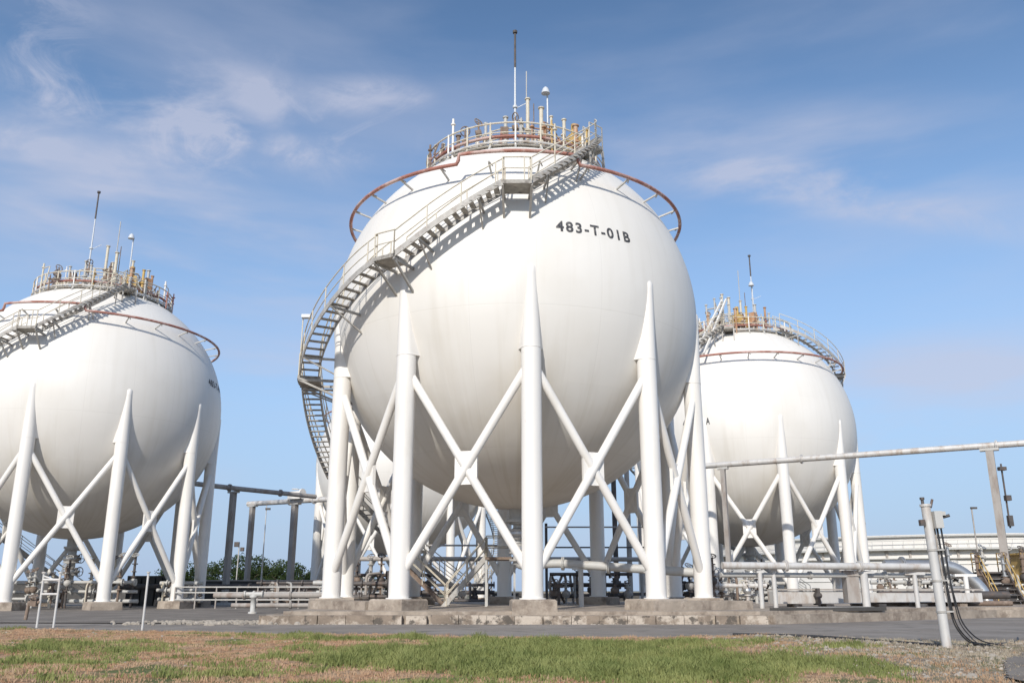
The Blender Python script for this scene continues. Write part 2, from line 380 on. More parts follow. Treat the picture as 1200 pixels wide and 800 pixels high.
def build_tank(loc,label,rot,number,num_az,num_h,seed,extra=False,mo=(0,1.0)):
    rr=random.Random(seed)
    T=empty('spherical_gas_tank',loc);tag(T,label,'gas tank','white spherical gas tanks')
    # shell
    mb=MB();n=128;m=80;prof=[]
    for i in range(1,m): q=-PI/2+PI*i/m;prof.append((RS*math.cos(q),RS*math.sin(q)))
    mb.lathe(prof,n=n)
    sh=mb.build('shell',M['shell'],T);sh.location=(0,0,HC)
    # crown plate and bottom nozzle
    mb=MB();mb.tube([(0,0,HC+RS-.1),(0,0,HC+RS+.5)],.45,20);mb.disc((0,0,HC+RS+.5),(0,0,1),.62,.12,24);mb.build('manhole',M['grey'],T)
    mb=MB();mb.tube([(0,0,HC-RS+.1),(0,0,HC-RS-.55)],.32,18);mb.disc((0,0,HC-RS-.55),(0,0,1),.5,.14,20);mb.build('bottom_nozzle',M['grey'],T)
    # legs
    tops=[];bots=[]
    for k in range(10):
        az=4+36*k
        lg=leg_mesh(az).build('leg',M['white'],T)
        mb=MB();c=cy(az,LR,-HC+.15);s=.83+rr.uniform(-.03,.06);a=R_(az)
        # battered plinth
        vs=[]
        for (zz,ss) in((-.75,s+.05),(.24,s),(.30,s-.05)):
            for (i,j) in((-1,-1),(1,-1),(1,1),(-1,1)):
                v=Vector((i*ss,j*ss,0));v=Matrix.Rotation(a,3,'Z')@v;vs.append(v+c+Vector((0,0,zz)))
        fs=[(3,2,1,0),(8,9,10,11)]
        for q in(0,4):
            for i in range(4): fs.append((q+i,q+(i+1)%4,q+4+(i+1)%4,q+4+i))
        mb.add(vs,fs);mb.build('footing',M['concrete'],lg)
        az2=az+36
        p=cy(az,LR,-3.85);q=cy(az2,LR,-3.85);p2=cy(az,LR,-HC+1.2);q2=cy(az2,LR,-HC+1.2)
        for(A,Bq) in((p,q2),(q,p2)):
            mb=MB();d=(Bq-A).normalized();out=cy(az+18,1,0)-cy(az+18,0,0);of=out*(.0 if A is p else .06)
            mb.tube([A+d*.25+of,Bq-d*.25+of],.175,16)
            mb.build('brace',M['white'],T)
        c=(p+q2)/2;er=Vector((math.sin(R_(az+18)),-math.cos(R_(az+18)),0));et=Vector((math.cos(R_(az+18)),math.sin(R_(az+18)),0))
        mb=MB();W,H,ch=.46,.66,.16;pr=[(-W+ch,-H),(W-ch,-H),(W,-H+ch),(W,H-ch),(W-ch,H),(-W+ch,H),(-W,H-ch),(-W,-H+ch)]
        for sgn in(0,):
            f=[c+et*x+Vector((0,0,z))+er*.06 for x,z in pr];b=[v-er*.14 for v in f]
            mb.add(f+b,[tuple(range(8)),tuple(range(8,16))[::-1]]+[((i+1)%8,i,8+i,8+(i+1)%8) for i in range(8)])
        mb.build('gusset_plate',M['white'],T)
    # deluge ring with raised part over the stair
    h0,hk=5.05,5.5;pts=[]
    ks=(-17+rot,18.5+rot)
    def ringpts(rho,h0,hk,k0,k1,step=3):
        pts=[];a=k0
        P=[]
        n=int((k1-k0)/step)
        for i in range(n+1): P.append((k0+(k1-k0)*i/n,hk))
        n=int((360-(k1-k0))/step)
        P.append((k1+.2,h0+.18));P.append((k1+.8,h0))
        for i in range(1,n): P.append((k1+(360-(k1-k0))*i/n,h0))
        P.append((k0-.8,h0));P.append((k0-.2,h0+.18))
        return [cy(a,rho,h) for a,h in P]
    mb=MB();mb.tube(ringpts(8.45,h0,hk,*ks),.085,8,closed=True);ring=mb.build('deluge_pipe',M['red'],T)
    for k in range(24):
        az=k*15+7;mb=MB()
        mb.bar(cy(az,8.47,h0-.02),cy(az,shell_rho(h0-.25)-.02,h0-.25),.07,.07)
        mb.tube([cy(az,8.45,h0),cy(az+1,8.2,h0-.12)],.03,5)
        mb.build('pipe_bracket',M['grey'],ring)
    # upper deluge ring
    mb=MB();mb.tube([cy(a*6,4.55,8.35) for a in range(60)],.09,8,closed=True)
    r2=mb.build('deluge_pipe',M['red'],T)
    # staircase
    S=empty('staircase');S.parent=T
    g=lambda a:a+rot
    fl=[(-163,-13.0,-127,-8.75),(-127,-8.75,-110,-7.0),(-110,-7.0,-84,-3.0),(-77,-3.0,-34,.5),(-29,.5,-3,3.5),(3.5,3.5,37,7.9)]
    for a0,h0_,a1,h1_ in fl: flight(S,g(a0),h0_,g(a1),h1_)
    landing(S,g(-84.5),g(-76.5),-3.0);landing(S,g(-34.3),g(-28.7),.5);landing(S,g(-3.3),g(3.8),3.5)
    landing(S,g(36.5),g(45),7.9,rho=5.3,width=1.3)
    for a,h in((-120,-7.9),(-140,-10.4)):
        mb=MB();mb.tube([cy(g(a),10.0,-HC),cy(g(a),10.0,h)],.07,8);mb.build('stair_post',M['steel'],S)
    mb=MB();pp=cy(g(-79),10.48,-3.0);mb.tube([pp,pp+Vector((0,0,3.0))],.03,6);mb.build('lamp_pole',M['rail'],S)
    mb=MB();mb.box(pp+Vector((.18,-.1,3.0)),(.42,.3,.16));mb.build('lamp_head',M['lamp'],S)
    # top platform
    P=empty('top_platform');P.parent=T
    mb=MB();PR=4.7;PH=7.9;nn=60;vs=[]
    for i in range(nn):
        for rr_,zz in((3.5,0),(PR,0),(PR,-.07),(3.5,-.07)): vs.append(cy(i*6,rr_,PH+zz))
    fs=[]
    for i in range(nn):
        j=(i+1)%nn
        for k in range(4): fs.append((i*4+k,i*4+(k+1)%4,j*4+(k+1)%4,j*4+k))
    mb.add(vs,fs);mb.build('deck',M['steel'],P)
    mb=MB()
    for k in range(24):
        az=k*15
        mb=MB();mb.tube([cy(az,PR,PH-.1),cy(az,PR,PH+1.15)],.05,6);mb.build('railing_post',M['rail'] if k%3 else M['white'],P)
        mb=MB();mb.bar(cy(az,PR-.02,PH-.1),cy(az,5.0,7.35),.1,.1);mb.bar(cy(az,2.9,PH-.12),cy(az,PR,PH-.12),.07,.1);mb.bar(cy(az,3.0,PH-.15),cy(az+5,4.35,7.75),.08,.08);mb.build('deck_strut',M['grey'] if k%2 else M['steel'],P)
    for hh,r in((1.1,.042),(.58,.03)): mb=MB();mb.tube([cy(i*6,PR,PH+hh) for i in range(60)],r,6,closed=True);mb.build('railing',M['rail'],P)
    mb=MB();mb.tube([cy(i*6,PR+.06,PH+.06) for i in range(60)],.06,5,closed=True);mb.build('toe_rail',M['pale'],P)
    for k in range(10):
        az=k*36
        mb=MB();mb.tube([cy(az,2.1,PH+.1),cy(az,2.1,PH+2.3)],.05,6);mb.build('railing_post',M['rail'],P)
    for hh in(1.75,2.25): mb=MB();mb.tube([cy(i*12,2.1,PH+hh) for i in range(30)],.035,6,closed=True);mb.build('railing',M['rail'],P)
    mb=MB();mb.disc((0,0,HC+PH+1.15),(0,0,1),2.12,.08,30)
    mb.build('upper_deck',M['steel'],P)
    # ring of small nozzles and stanchions that crowd the crown
    for k in range(40):
        az=k*22.5+9+rr.uniform(-5,5) if k<18 else rot+rr.uniform(-70,95);rh=rr.uniform(3.0,4.9);tp=rr.uniform(8.6,9.9)
        mb=MB();mb.tube([cy(az,rh,7.6),cy(az,rh,tp)],rr.uniform(.03,.075),8);mb.disc(cy(az,rh,tp-.3),(0,0,1),.12,.06,10)
        if rr.random()<.5: mb.tube([cy(az,rh,tp-.35),cy(az+rr.uniform(6,12),rh,tp-.35),cy(az+10,rh+.2,8.2)],.04,6)
        mb.build('stanchion',M[rr.choice(['rail','grey','red','white','rail','rust'] if (k%3 or not 10<((az-rot+180)%360-180)<95) else ['orange','yellow','red'])],T)
    # crown pipework: relief valves, vents, nozzles
    def vent(az,rho,h0,h1,r,m_,capn=True):
        mb=MB();mb.tube([cy(az,rho,h0),cy(az,rho,h1)],r,10)
        mb.disc(cy(az,rho,h0+.45*(h1-h0)),(0,0,1),r*1.9,.08,14);mb.disc(cy(az,rho,h0+.25*(h1-h0)),(0,0,1),r*1.9,.08,14)
        if capn: mb.disc(cy(az,rho,h1),(0,0,1),r*1.5,.06,12)
        mb.build('vent_pipe',m_,T)
    for(a,r_,b,c,d,mm_) in((20,1.9,8.6,12.0,.10,'rail'),(38,2.2,8.6,11.5,.11,'rail'),(58,3.0,8.3,10.9,.09,'rail'),(75,3.6,8.2,10.4,.10,'grey'),
        (-30,3.0,8.3,10.1,.08,'grey'),(-60,3.4,8.3,9.9,.10,'rust'),(-75,3.9,8.2,9.8,.07,'rail'),(100,3.2,8.3,10.5,.09,'orange'),(60,4.2,8.2,10.0,.09,'yellow'),(48,4.1,8.2,9.9,.12,'orange'),
        (140,3,8.3,10.6,.08,'grey'),(180,2.6,8.3,10.8,.09,'rail'),(-120,3,8.3,10.2,.08,'rail'),(5,3.1,8.3,10.0,.08,'grey'),(30,3.6,8.3,10.2,.07,'rail'),(-12,2.4,8.5,10.6,.1,'grey')):
        vent(a+rot,r_,b,c,d,M[mm_])
    for az,rho,h in((-45,3.6,9.7),(-28,3.9,9.7),(25,3.7,9.5),(55,3.9,9.4),(70,3.3,9.6),(90,3.7,9.3),(0,2.9,10.3)):
        c=cy(az+rot,rho,h);mb=MB();mb.wheel(c,(rr.uniform(-1,1),rr.uniform(-1,1),.4),.24,.03);mb.tube([c,c-Vector((0,0,.9))],.05,6)
        mb.disc(c-Vector((0,0,.6)),(1,0,.2),.17,.3,10)
        mb.build('valve',M['rust'],T)
    for a0,r0,a1,r1,h in((-60,3.4,-12,2.4,9.1),(58,3.0,38,2.2,9.5),(100,3.2,58,3.0,9.2),(20,1.9,75,3.6,9.4),(-75,3.9,-30,3.0,8.9),(48,4.1,75,3.6,8.9)):
        mb=MB();mb.tube([cy(a0+rot,r0,h),cy(a1+rot,r1,h)],.09,8)
        for t in(.3,.7): mb.disc(cy(a0+rot,r0,h).lerp(cy(a1+rot,r1,h),t),cy(a0+rot,r0,h)-cy(a1+rot,r1,h),.16,.07,12)
        mb.build('crown_pipe',M['rail'],T)
    mb=MB();mb.box(cy(50+rot,3.9,9.0),(.7,.5,.8),rz=.4);mb.tube([cy(50+rot,3.9,9.3),cy(50+rot,3.9,10.1)],.16,10);mb.build('valve_actuator',M['yellow'],T)
    mb=MB();mb.box(cy(68+rot,4.0,9.0),(.45,.45,1.1),rz=.9);mb.build('instrument_box',M['orange'],T);mb=MB();mb.box(cy(-8+rot,3.9,8.9),(.4,.3,.5));mb.build('instrument_box',M['rust'],T)
    # lightning mast
    mb=MB();mb.tube([(0,0,HC+9.3),(0,0,HC+12.6),(0,0,HC+15.1)],[.07,.06,.045],8);mb.disc((0,0,HC+12.6),(0,0,1),.13,.12,10)
    mb.bar((0,0,HC+12.5),(.75,0,HC+12.9),.03,.03)
    mast=mb.build('mast',M['lamp'],T);mast.location=(mo[0],0,(HC+9.3)*(1-mo[1]));mast.scale=(1,1,mo[1])
    mb=MB();mb.tube([(0,0,HC+15.05),(0,0,HC+17.4)],[.062,.055],8);mb.disc((0,0,HC+17.3),(0,0,1),.13,.14,8);mb.build('mast_tip',M['dark_steel'],mast)
    mb=MB();mb.tube([(.6,-.3,HC+9.3),(.62,-.3,HC+14.6)],.035,6);mb.build('antenna',M['grey'],T)
    mb=MB();mb.tube([(1.0,-.5,HC+9.3),(1.0,-.5,HC+12.5)],.03,6);mb.build('antenna',M['rust'],T)
    mb=MB();mb.tube([(1.75,-.3,HC+9.2),(1.75,-.3,HC+13.3)],.05,8)
    lp=mb.build('lamp_pole',M['lamp'],T)
    mb=MB();mb.lathe([(.24,0),(.22,.1),(.15,.3),(.05,.4)],c=(1.65,-.45,HC+13.15),n=14);mb.build('lamp_head',M['lamp'],lp)
    if number: text_on_shell(number,num_az[0],num_az[1],num_h,.52,M['ink'],T)
    if extra:
        # second curved walkway running from the crown down the right side
        W=empty('walkway');W.parent=T
        rf=lambda h:math.sqrt(max(9.6*9.6-h*h,1))
        flight(W,28,8.2,76,4.9,rhof=rf,width=.75);landing(W,76,84,4.9,rho=8.25,width=.8)
        flight(W,84,4.9,140,0.2,rhof=rf,width=.75)
        # stair frame standing at the left of the crown
        F=empty('crown_frame');F.parent=T
        for az,rho,h1 in((-42,4.6,10.4),(-34,4.3,10.9),(-26,4.1,10.6),(-19,4.4,10.2),(-30,3.4,11.2)):
            mb=MB();mb.tube([cy(az,rho,7.6),cy(az,rho,h1)],.07,6);mb.disc(cy(az,rho,h1),(0,0,1),.12,.08,8);mb.build('frame_post',M['grey'],F)
        for a,b in(((-42,4.6,10.0),(-26,4.1,10.2)),((-42,4.6,9.1),(-19,4.4,9.3)),((-34,4.3,10.7),(-30,3.4,9.0)),((-26,4.1,10.4),(-34,4.3,8.4))):
            mb=MB();mb.tube([cy(*a),cy(*b)],.06,6);mb.build('frame_bar',M['steel'],F)
        for da in(0,5):
            mb=MB();mb.bar(cy(-31-da,8.5,5.2),cy(-22-da,3.7,10.9),.12,.16);mb.build('inclined_beam',M['white'],F)
        for i in range(9):
            t_=i/9;p=cy(-31,8.5,5.2).lerp(cy(-22,3.7,10.9),t_);q=cy(-36,8.5,5.2).lerp(cy(-27,3.7,10.9),t_);mb=MB();mb.tube([p,q],.04,5);mb.build('rung',M['steel'],F)
    return T
PADZ=.45
CX,CYY=.17,42.9
build_tank((CX,CYY,PADZ),'largest white sphere tank in the centre, numbered 483-T-01B, with stair wrapping up its left side',0,'483-T-01B',(10.9,34.0),1.93,1)
build_tank((-30.4,62.6,.12),'white sphere tank at the left, its left side cut off by the frame',0,'483-T-01C',(83.2,106),1.95,2,mo=(-1.5,.985))
build_tank((19.2,73.3,.12),'smaller looking white sphere tank right of the centre tank, behind the overhead pipe',-60,'483-T-01A',(-43,-29),-.15,3,extra=True,mo=(1.8,.85))
build_tank((-11.4,93.0,.12),'farthest white sphere tank, only its underside seen between the left legs of the centre tank',-150,None,None,0,4)

# ------------------------------------------------------------------ ground
def sheet(name,poly,z,m_,res=None,bumpamp=0,seed=0,slope=None):
    """filled polygon sheet, optionally gridded with gentle relief"""
    if res is None:
        mb=MB();mb.add([(x,y,z) for x,y in poly],[tuple(range(len(poly)))]);return mb.build(name,m_)
    xs=[p[0] for p in poly];ys=[p[1] for p in poly]
    x0,x1,y0,y1=min(xs),max(xs),min(ys),max(ys)
    nx=int((x1-x0)/res)+1;ny=int((y1-y0)/res)+1
    def inside(x,y):
        c=False;j=len(poly)-1
        for i in range(len(poly)):
            xi,yi=poly[i];xj,yj=poly[j]
            if (yi>y)!=(yj>y) and x<(xj-xi)*(y-yi)/(yj-yi)+xi:c=not c
            j=i
        return c
    mb=MB();vs=[];fs=[]
    for j in range(ny+1):
        for i in range(nx+1):
            x=x0+i*res;y=y0+j*res
            vs.append((x,y,z(x,y) if callable(z) else z))
    for j in range(ny):
        for i in range(nx):
            if inside(x0+(i+.5)*res,y0+(j+.5)*res):
                a=j*(nx+1)+i;fs.append((a,a+1,a+nx+2,a+nx+1))
    mb.add(vs,fs,True);return mb.build(name,m_)
far=sheet('ground',[(-3000,-600),(3000,-600),(3000,6000),(-3000,6000)],-.32,M['far']);struct(far)
RZ=.06
def road_edge(x):   # near edge of asphalt
    return 24.3+ (.0 if x<0 else 0)+ (-.33*x if x>0 else -.12*x) + .5*noise.noise(Vector((x*.35,3,0)))+.25*noise.noise(Vector((x*1.3,7,0)))
road=sheet('road',[(-120,20),(60,8),(120,8),(120,60),(60,60),(-120,60)],RZ,M['asphalt']);struct(road)
lot=sheet('paved_yard',[(-90,40),(-12,33.4),(-9.0,34.5),(-9,110),(-90,110)],RZ+.03,M['asphalt_dark']);struct(lot)
yard=sheet('paved_yard',[(-8.9,60),(60,60),(60,110),(-8.9,110)],RZ+.03,M['asphalt_dark']);struct(yard)
# verge
def edge_y(x):
    if x<6: e=24.6+ .02*x - (.09*abs(x) if x<0 else -.0)*-1
    else: e=23.4-(x-6)*.40
    if 0<=x<6: e=23.4
    if x<0: e=23.4+.33*abs(x)**.97
    return e+.55*noise.noise(Vector((x*.4,3,0)))+.3*noise.noise(Vector((x*1.5,7,0)))
def gz(x,y):
    base=.03+.10*noise.noise(Vector((x*.25,y*.25,1)))+.05*noise.noise(Vector((x*.9,y*.9,4)))+.02*noise.noise(Vector((x*3,y*3,9)))
    d=edge_y(x)-y
    # blend under the asphalt at its edge, then rise a little
    t=max(-1,min(1,d/1.2))
    return (RZ+.03+.02*noise.noise(Vector((x*2,y*2,2))) if d<1.2 else RZ+max(.03,.06+base)) if d>0 else RZ-.03*min(1,-d*3)
def verge_mat():
    m=bpy.data.materials.new('verge_soil');m.use_nodes=True;nt=m.node_tree;N=nt.nodes;L=nt.links
    b=N['Principled BSDF'];b.inputs['Roughness'].default_value=.97;b.inputs['Specular IOR Level'].default_value=.1
    tc=N.new('ShaderNodeTexCoord')
    def nz(s,d=8,off=(0,0,0),sc_=(1,1,1)):
        mp=N.new('ShaderNodeMapping');mp.inputs['Location'].default_value=off;mp.inputs['Scale'].default_value=sc_;L.new(tc.outputs['Object'],mp.inputs[0])
        n=N.new('ShaderNodeTexNoise');n.inputs['Scale'].default_value=s;n.inputs['Detail'].default_value=d;n.inputs['Roughness'].default_value=.65;L.new(mp.outputs[0],n.inputs['Vector']);return n.outputs[0]
    def mr(x,a,b_,c=0,d=1):
        r=N.new('ShaderNodeMapRange');r.inputs[1].default_value=a;r.inputs[2].default_value=b_;r.inputs[3].default_value=c;r.inputs[4].default_value=d;L.new(x,r.inputs[0]);return r.outputs[0]
    def mix(f,a,b_):
        n=N.new('ShaderNodeMix');n.data_type='RGBA';L.new(f,n.inputs[0])
        for i,x in((6,a),(7,b_)):
            if isinstance(x,tuple):n.inputs[i].default_value=(*x,1)
            else:L.new(x,n.inputs[i])
        return n.outputs[2]
    red=mix(mr(nz(1.6),.4,.6),(.47,.235,.13),(.52,.36,.23))
    red=mix(mr(nz(7,6,(4,2,1)),.45,.62),red,(.27,.18,.11))
    straw=mix(mr(nz(3,8,(9,1,0)),.4,.6),(.34,.27,.19),(.20,.155,.115))
    straw=mix(mr(nz(14,5,(1,7,0)),.52,.62),straw,(.44,.39,.32))
    sep=N.new('ShaderNodeSeparateXYZ');L.new(tc.outputs['Object'],sep.inputs[0])
    ad=N.new('ShaderNodeMath');ad.operation='MULTIPLY_ADD';L.new(nz(.5),ad.inputs[0]);ad.inputs[1].default_value=4;L.new(sep.outputs[0],ad.inputs[2])
    c=mix(mr(ad.outputs[0],5.6,7.2),red,straw)
    gr=mix(mr(nz(.9,8,(2,5,3)),.5,.6),c,(.15,.17,.07))
    L.new(gr,b.inputs['Base Color'])
    bp=N.new('ShaderNodeBump');bp.inputs['Strength'].default_value=.9;bp.inputs['Distance'].default_value=.05;L.new(nz(12,8),bp.inputs['Height']);L.new(bp.outputs[0],b.inputs['Normal'])
    return m
verge=sheet('verge',[(-60,5),(-60,60),(-20,33),(0,28),(12,27),(34,14),(34,6)],gz,verge_mat(),res=.25);struct(verge)
side=sheet('path',[(6.2,4),(6.2,11.8),(6.9,13.2),(10.3,18.4),(14,22.5),(20,23),(20,4)],lambda x,y:max(gz(x,y),RZ)+.035,M['asphalt_dark'],res=.07);struct(side)
# pad of the centre tank and its kerb
pad_poly=[(-8.8,33.1),(9.2,33.1),(21.5,41.5),(36,44.5),(36,62),(-8.8,62)]
mb=MB();n=len(pad_poly);mb.add([(x,y,.36) for x,y in pad_poly]+[(x,y,-.2) for x,y in pad_poly],[tuple(range(n))]+[(i,i+n,(i+1)%n+n,(i+1)%n) for i in range(n)])
struct(mb.build('tank_pad',M['concrete']))
mb=MB();pp2=[(-8.3,33.55),(9.0,33.55),(21.0,42.0),(36,45.0),(36,62),(-8.3,62)];mb.add([(x,y,.49) for x,y in pp2]+[(x,y,.3) for x,y in pp2],[tuple(range(n))]+[(i,i+n,(i+1)%n+n,(i+1)%n) for i in range(n)])
struct(mb.build('tank_pad',M['concrete']))
mb=MB();line=[(-9.1,36.5),(-8.9,32.95),(9.25,32.95)]
for a,b in zip(line,line[1:]):
    a=Vector((*a,0));b=Vector((*b,0));L=(b-a).length;d=(b-a).normalized();s=0
    while s<L-.2:
        l=min(1.0,L-s);c=a+d*(s+l/2)
        dz=rnd.uniform(-.02,.015);rz=math.atan2(d.y,d.x)+rnd.uniform(-.01,.01)
        if rnd.random()<.12: l*=.75
        mb.box((c.x+rnd.uniform(-.01,.01),c.y+rnd.uniform(-.02,.02),.18+dz),(l-.02,.22+rnd.uniform(-.03,.03),.36),rz)
        s+=1.0
struct(mb.build('kerb',M['kerb']))
# low apron in front of the right hand pipes
mb=MB();line=[(9.3,33.0),(21.6,41.4),(36,44.4)]
for a,b in zip(line,line[1:]):
    mb.bar((*a,.2),(*b,.2),.25,.36)
struct(mb.build('kerb',M['concrete']))
# continuous plinths between footings
def tagged(mb,name,m_,label,cat,group=None):
    o=mb.build(name,m_);tag(o,label,cat,group);return o
mb=MB();mb.bar((4.9,34.9,.6),(9.3,37.6,.6),1.4,.46);tagged(mb,'concrete_plinth',M['concrete'],'long weathered concrete plinth joining the two right front leg footings of the centre tank','plinth')
mb=MB();mb.bar((-7.9,38.6,.6),(-5.2,35.9,.6),1.3,.44);tagged(mb,'concrete_plinth',M['concrete'],'weathered concrete plinth joining the two left front leg footings of the centre tank','plinth')

# loose stones along the kerb and on the dirt
mb=MB()
def stone(mb,x,y,z,s):
    vs=[];r=rnd.random()*6
    for i in range(3):
        zz=[-.3,.25,.55][i]*s;q=[1,.85,.35][i]
        for k in range(6):
            a=r+k*PI/3+rnd.uniform(-.2,.2);rr_=s*q*rnd.uniform(.7,1.1);vs.append((x+rr_*math.cos(a),y+rr_*math.sin(a)*.8,z+zz))
    fs=[(12,13,14,15,16,17)]
    for i in range(2):
        for k in range(6): fs.append((i*6+k,i*6+(k+1)%6,(i+1)*6+(k+1)%6,(i+1)*6+k))
    mb.add(vs,fs)
for i in range(2600):
    y=rnd.uniform(12,26);x=rnd.uniform(4.5,17) if rnd.random()<.9 else rnd.uniform(-16,8)
    if y>edge_y(x)+.6:continue
    stone(mb,x,y,gz(x,y),rnd.uniform(.015,.055)*(1.8 if rnd.random()<.06 else 1))
for i in range(260):
    x=rnd.gauss(-10.5,1.6);y=33.8+rnd.gauss(0,.8)
    stone(mb,x,y,RZ+.03,rnd.uniform(.04,.14))
for i in range(120):
    x=rnd.uniform(-9,9);stone(mb,x,32.6+rnd.gauss(0,.12),RZ,rnd.uniform(.02,.05))
o=mb.build('loose_stones',M['stone']);o['kind']='stuff';tag(o,'loose pale stones scattered over the dirt verge and by the kerb','stones')

# ------------------------------------------------------------------ grass
def grass_mat(name,c1,c2,tr=.25):
    m=bpy.data.materials.new(name);m.use_nodes=True;nt=m.node_tree;N=nt.nodes;L=nt.links
    b=N['Principled BSDF'];b.inputs['Roughness'].default_value=.7;b.inputs['Specular IOR Level'].default_value=.2
    tc=N.new('ShaderNodeTexCoord');n=N.new('ShaderNodeTexNoise');n.inputs['Scale'].default_value=1.3;n.inputs['Detail'].default_value=12;n.inputs['Roughness'].default_value=.8;L.new(tc.outputs['Object'],n.inputs['Vector'])
    r=N.new('ShaderNodeValToRGB');r.color_ramp.elements[0].position=.35;r.color_ramp.elements[1].position=.65;r.color_ramp.elements[0].color=(*c1,1);r.color_ramp.elements[1].color=(*c2,1)
    L.new(n.outputs[0],r.inputs[0]);L.new(r.outputs[0],b.inputs['Base Color'])
    t=N.new('ShaderNodeBsdfTranslucent');L.new(r.outputs[0],t.inputs[0]);mx=N.new('ShaderNodeMixShader');mx.inputs[0].default_value=tr
    L.new(b.outputs[0],mx.inputs[1]);L.new(t.outputs[0],mx.inputs[2]);L.new(mx.outputs[0],N['Material Output'].inputs[0])
    return m
clamp=lambda v,a=0,b=1:max(a,min(b,v))
def green_d(x,y):
    n1=noise.noise(Vector((x*.3+5,y*.5,0)));n2=noise.noise(Vector((x*1.1,y*1.6,3)))
    g=.0
    # lush patch low centre-right
    g+=1.25*math.exp(-((x-1.4)/3.3)**2-((y-14)/4.5)**2)+.5*math.exp(-((x+5.5)/4)**2-((y-13)/2)**2)
    g+=.55*math.exp(-((x-0)/4)**2-((y-19)/4)**2)
    g+=.28*math.exp(-((x+7)/6)**2-((y-19)/3)**2)
    g+=1.1*n1+.75*n2-.25
    g-=1.0*clamp(1-(edge_y(x)-y)/3.2)*clamp((x+6)/5)
    if x>5.2+.25*(y-13): g-=(x-(5.2+.25*(y-13)))*1.2
    return g
def blades(name,count,density,hfun,wid,m_,label,cat,xr,yr,seed):
    rg=random.Random(seed);vs=[];fs=[];done=0
    for _ in range(count):
        y=yr[0]+(yr[1]-yr[0])*rg.random()**1.0
        x=rg.uniform(-.62*y-1,.60*y+1)
        if not(xr[0]<x<xr[1]) or y>edge_y(x)-.02: continue
        p=density(x,y)
        if rg.random()>p: continue
        z=gz(x,y)-.01;H=hfun(x,y)*rg.uniform(.55,1.3)
        for b in range(3):
            a=rg.random()*2*PI;ox=x+rg.gauss(0,.03);oy=y+rg.gauss(0,.03);ln=rg.uniform(.15,.7)*H
            dx,dy=math.cos(a)*ln,math.sin(a)*ln;w_=wid*rg.uniform(.7,1.3);px,py=-math.sin(a)*w_/2,math.cos(a)*w_/2
            if rg.random()<.5: px,py=w_/2,0
            i=len(vs)
            vs+= [(ox-px,oy-py,z),(ox+px,oy+py,z),(ox+dx*.4+px*.8,oy+dy*.4+py*.8,z+H*.6),(ox+dx*.4-px*.8,oy+dy*.4-py*.8,z+H*.6),(ox+dx,oy+dy,z+H*(1-.25*rg.random()))]
            fs+= [(i,i+1,i+2,i+3),(i+3,i+2,i+4)]
    mb=MB();mb.add(vs,fs);o=mb.build(name,m_);o['kind']='stuff';tag(o,label,cat);return o
blades('green_grass',150000,lambda x,y:clamp(green_d(x,y)*1.3),lambda x,y:(.05+.10*clamp(green_d(x,y)))*(.65+.9*clamp(.5+noise.noise(Vector((x*2.2,y*2.2,5))))),.012,grass_mat('green_grass_blades',(.11,.15,.04),(.36,.37,.14)),'patchy green grass growing on the verge in front of the road','grass',(-30,9),(9.6,30),11)
blades('dry_grass',95000,lambda x,y:clamp(.42+.5*noise.noise(Vector((x*.7,y*.9,8)))-.08*green_d(x,y))*clamp((7.5-x-.1*(y-14))/1.5,.06,1),lambda x,y:.045+.07*clamp(noise.noise(Vector((x*1.6,y*1.6,6)))),.010,grass_mat('dry_grass_blades',(.42,.23,.13),(.58,.44,.29)),'short reddish dry grass on the verge in front of the road','dry grass',(-30,20),(9.6,30),12)
blades('straw_grass',34000,lambda x,y:clamp((x-4.5)*.3)*clamp(.55+.9*noise.noise(Vector((x*.8,y*.8,2)))),lambda x,y:.07,.010,grass_mat('straw_blades',(.33,.27,.19),(.52,.45,.35)),'pale straw weeds on the gravelly dirt around the leaning post','weeds',(4.5,20),(9.6,26),13)

# ------------------------------------------------------------------ things in the yard
def pipe_thing(name,label,cat,pts,r,m_,flanges=(),group=None,n=14,parts=True):
    t=empty(name,pts[0]);o0=Vector(pts[0]);P=[Vector(p)-o0 for p in pts]
    mb=MB();mb.tube(P,r,n);mb.build('pipe',m_,t)
    tag(t,label,cat,group)
    L=[0]
    for a,b in zip(P,P[1:]): L.append(L[-1]+(b-a).length)
    for f in flanges:
        s=f*L[-1]
        for i in range(len(P)-1):
            if L[i]<=s<=L[i+1]:
                d=(P[i+1]-P[i]).normalized();c=P[i]+d*(s-L[i]);mb=MB();mb.disc(c-d*.035,d,r*1.55,.05,18);mb.disc(c+d*.035,d,r*1.55,.05,18);mb.build('flange',m_,t);break
    return t
def smooth_path(pts,rad=.5,k=6):
    out=[Vector(pts[0])]
    for i in range(1,len(pts)-1):
        p=Vector(pts[i]);a=(Vector(pts[i-1])-p);b=(Vector(pts[i+1])-p);r=min(rad,a.length*.45,b.length*.45)
        a.normalize();b.normalize();s=p+a*r;e=p+b*r
        for j in range(k+1):
            t=j/k;out.append(s*(1-t)**2+p*2*t*(1-t)+e*t*t)
    out.append(Vector(pts[-1]));return out
def support(x,y,z,h,label,wid=.7,r=.11,m_='grey',group='pipe supports'):
    t=empty('pipe_support',(x,y,z));tag(t,label,'pipe support',group)
    mb=MB();mb.tube([(0,0,0),(0,0,h)],r,10);mb.disc((0,0,.02),(0,0,1),r*1.8,.04,12);mb.build('post',M[m_],t)
    mb=MB();mb.box((0,0,h+.05),(wid,.16,.12));mb.build('crosshead',M[m_],t);return t

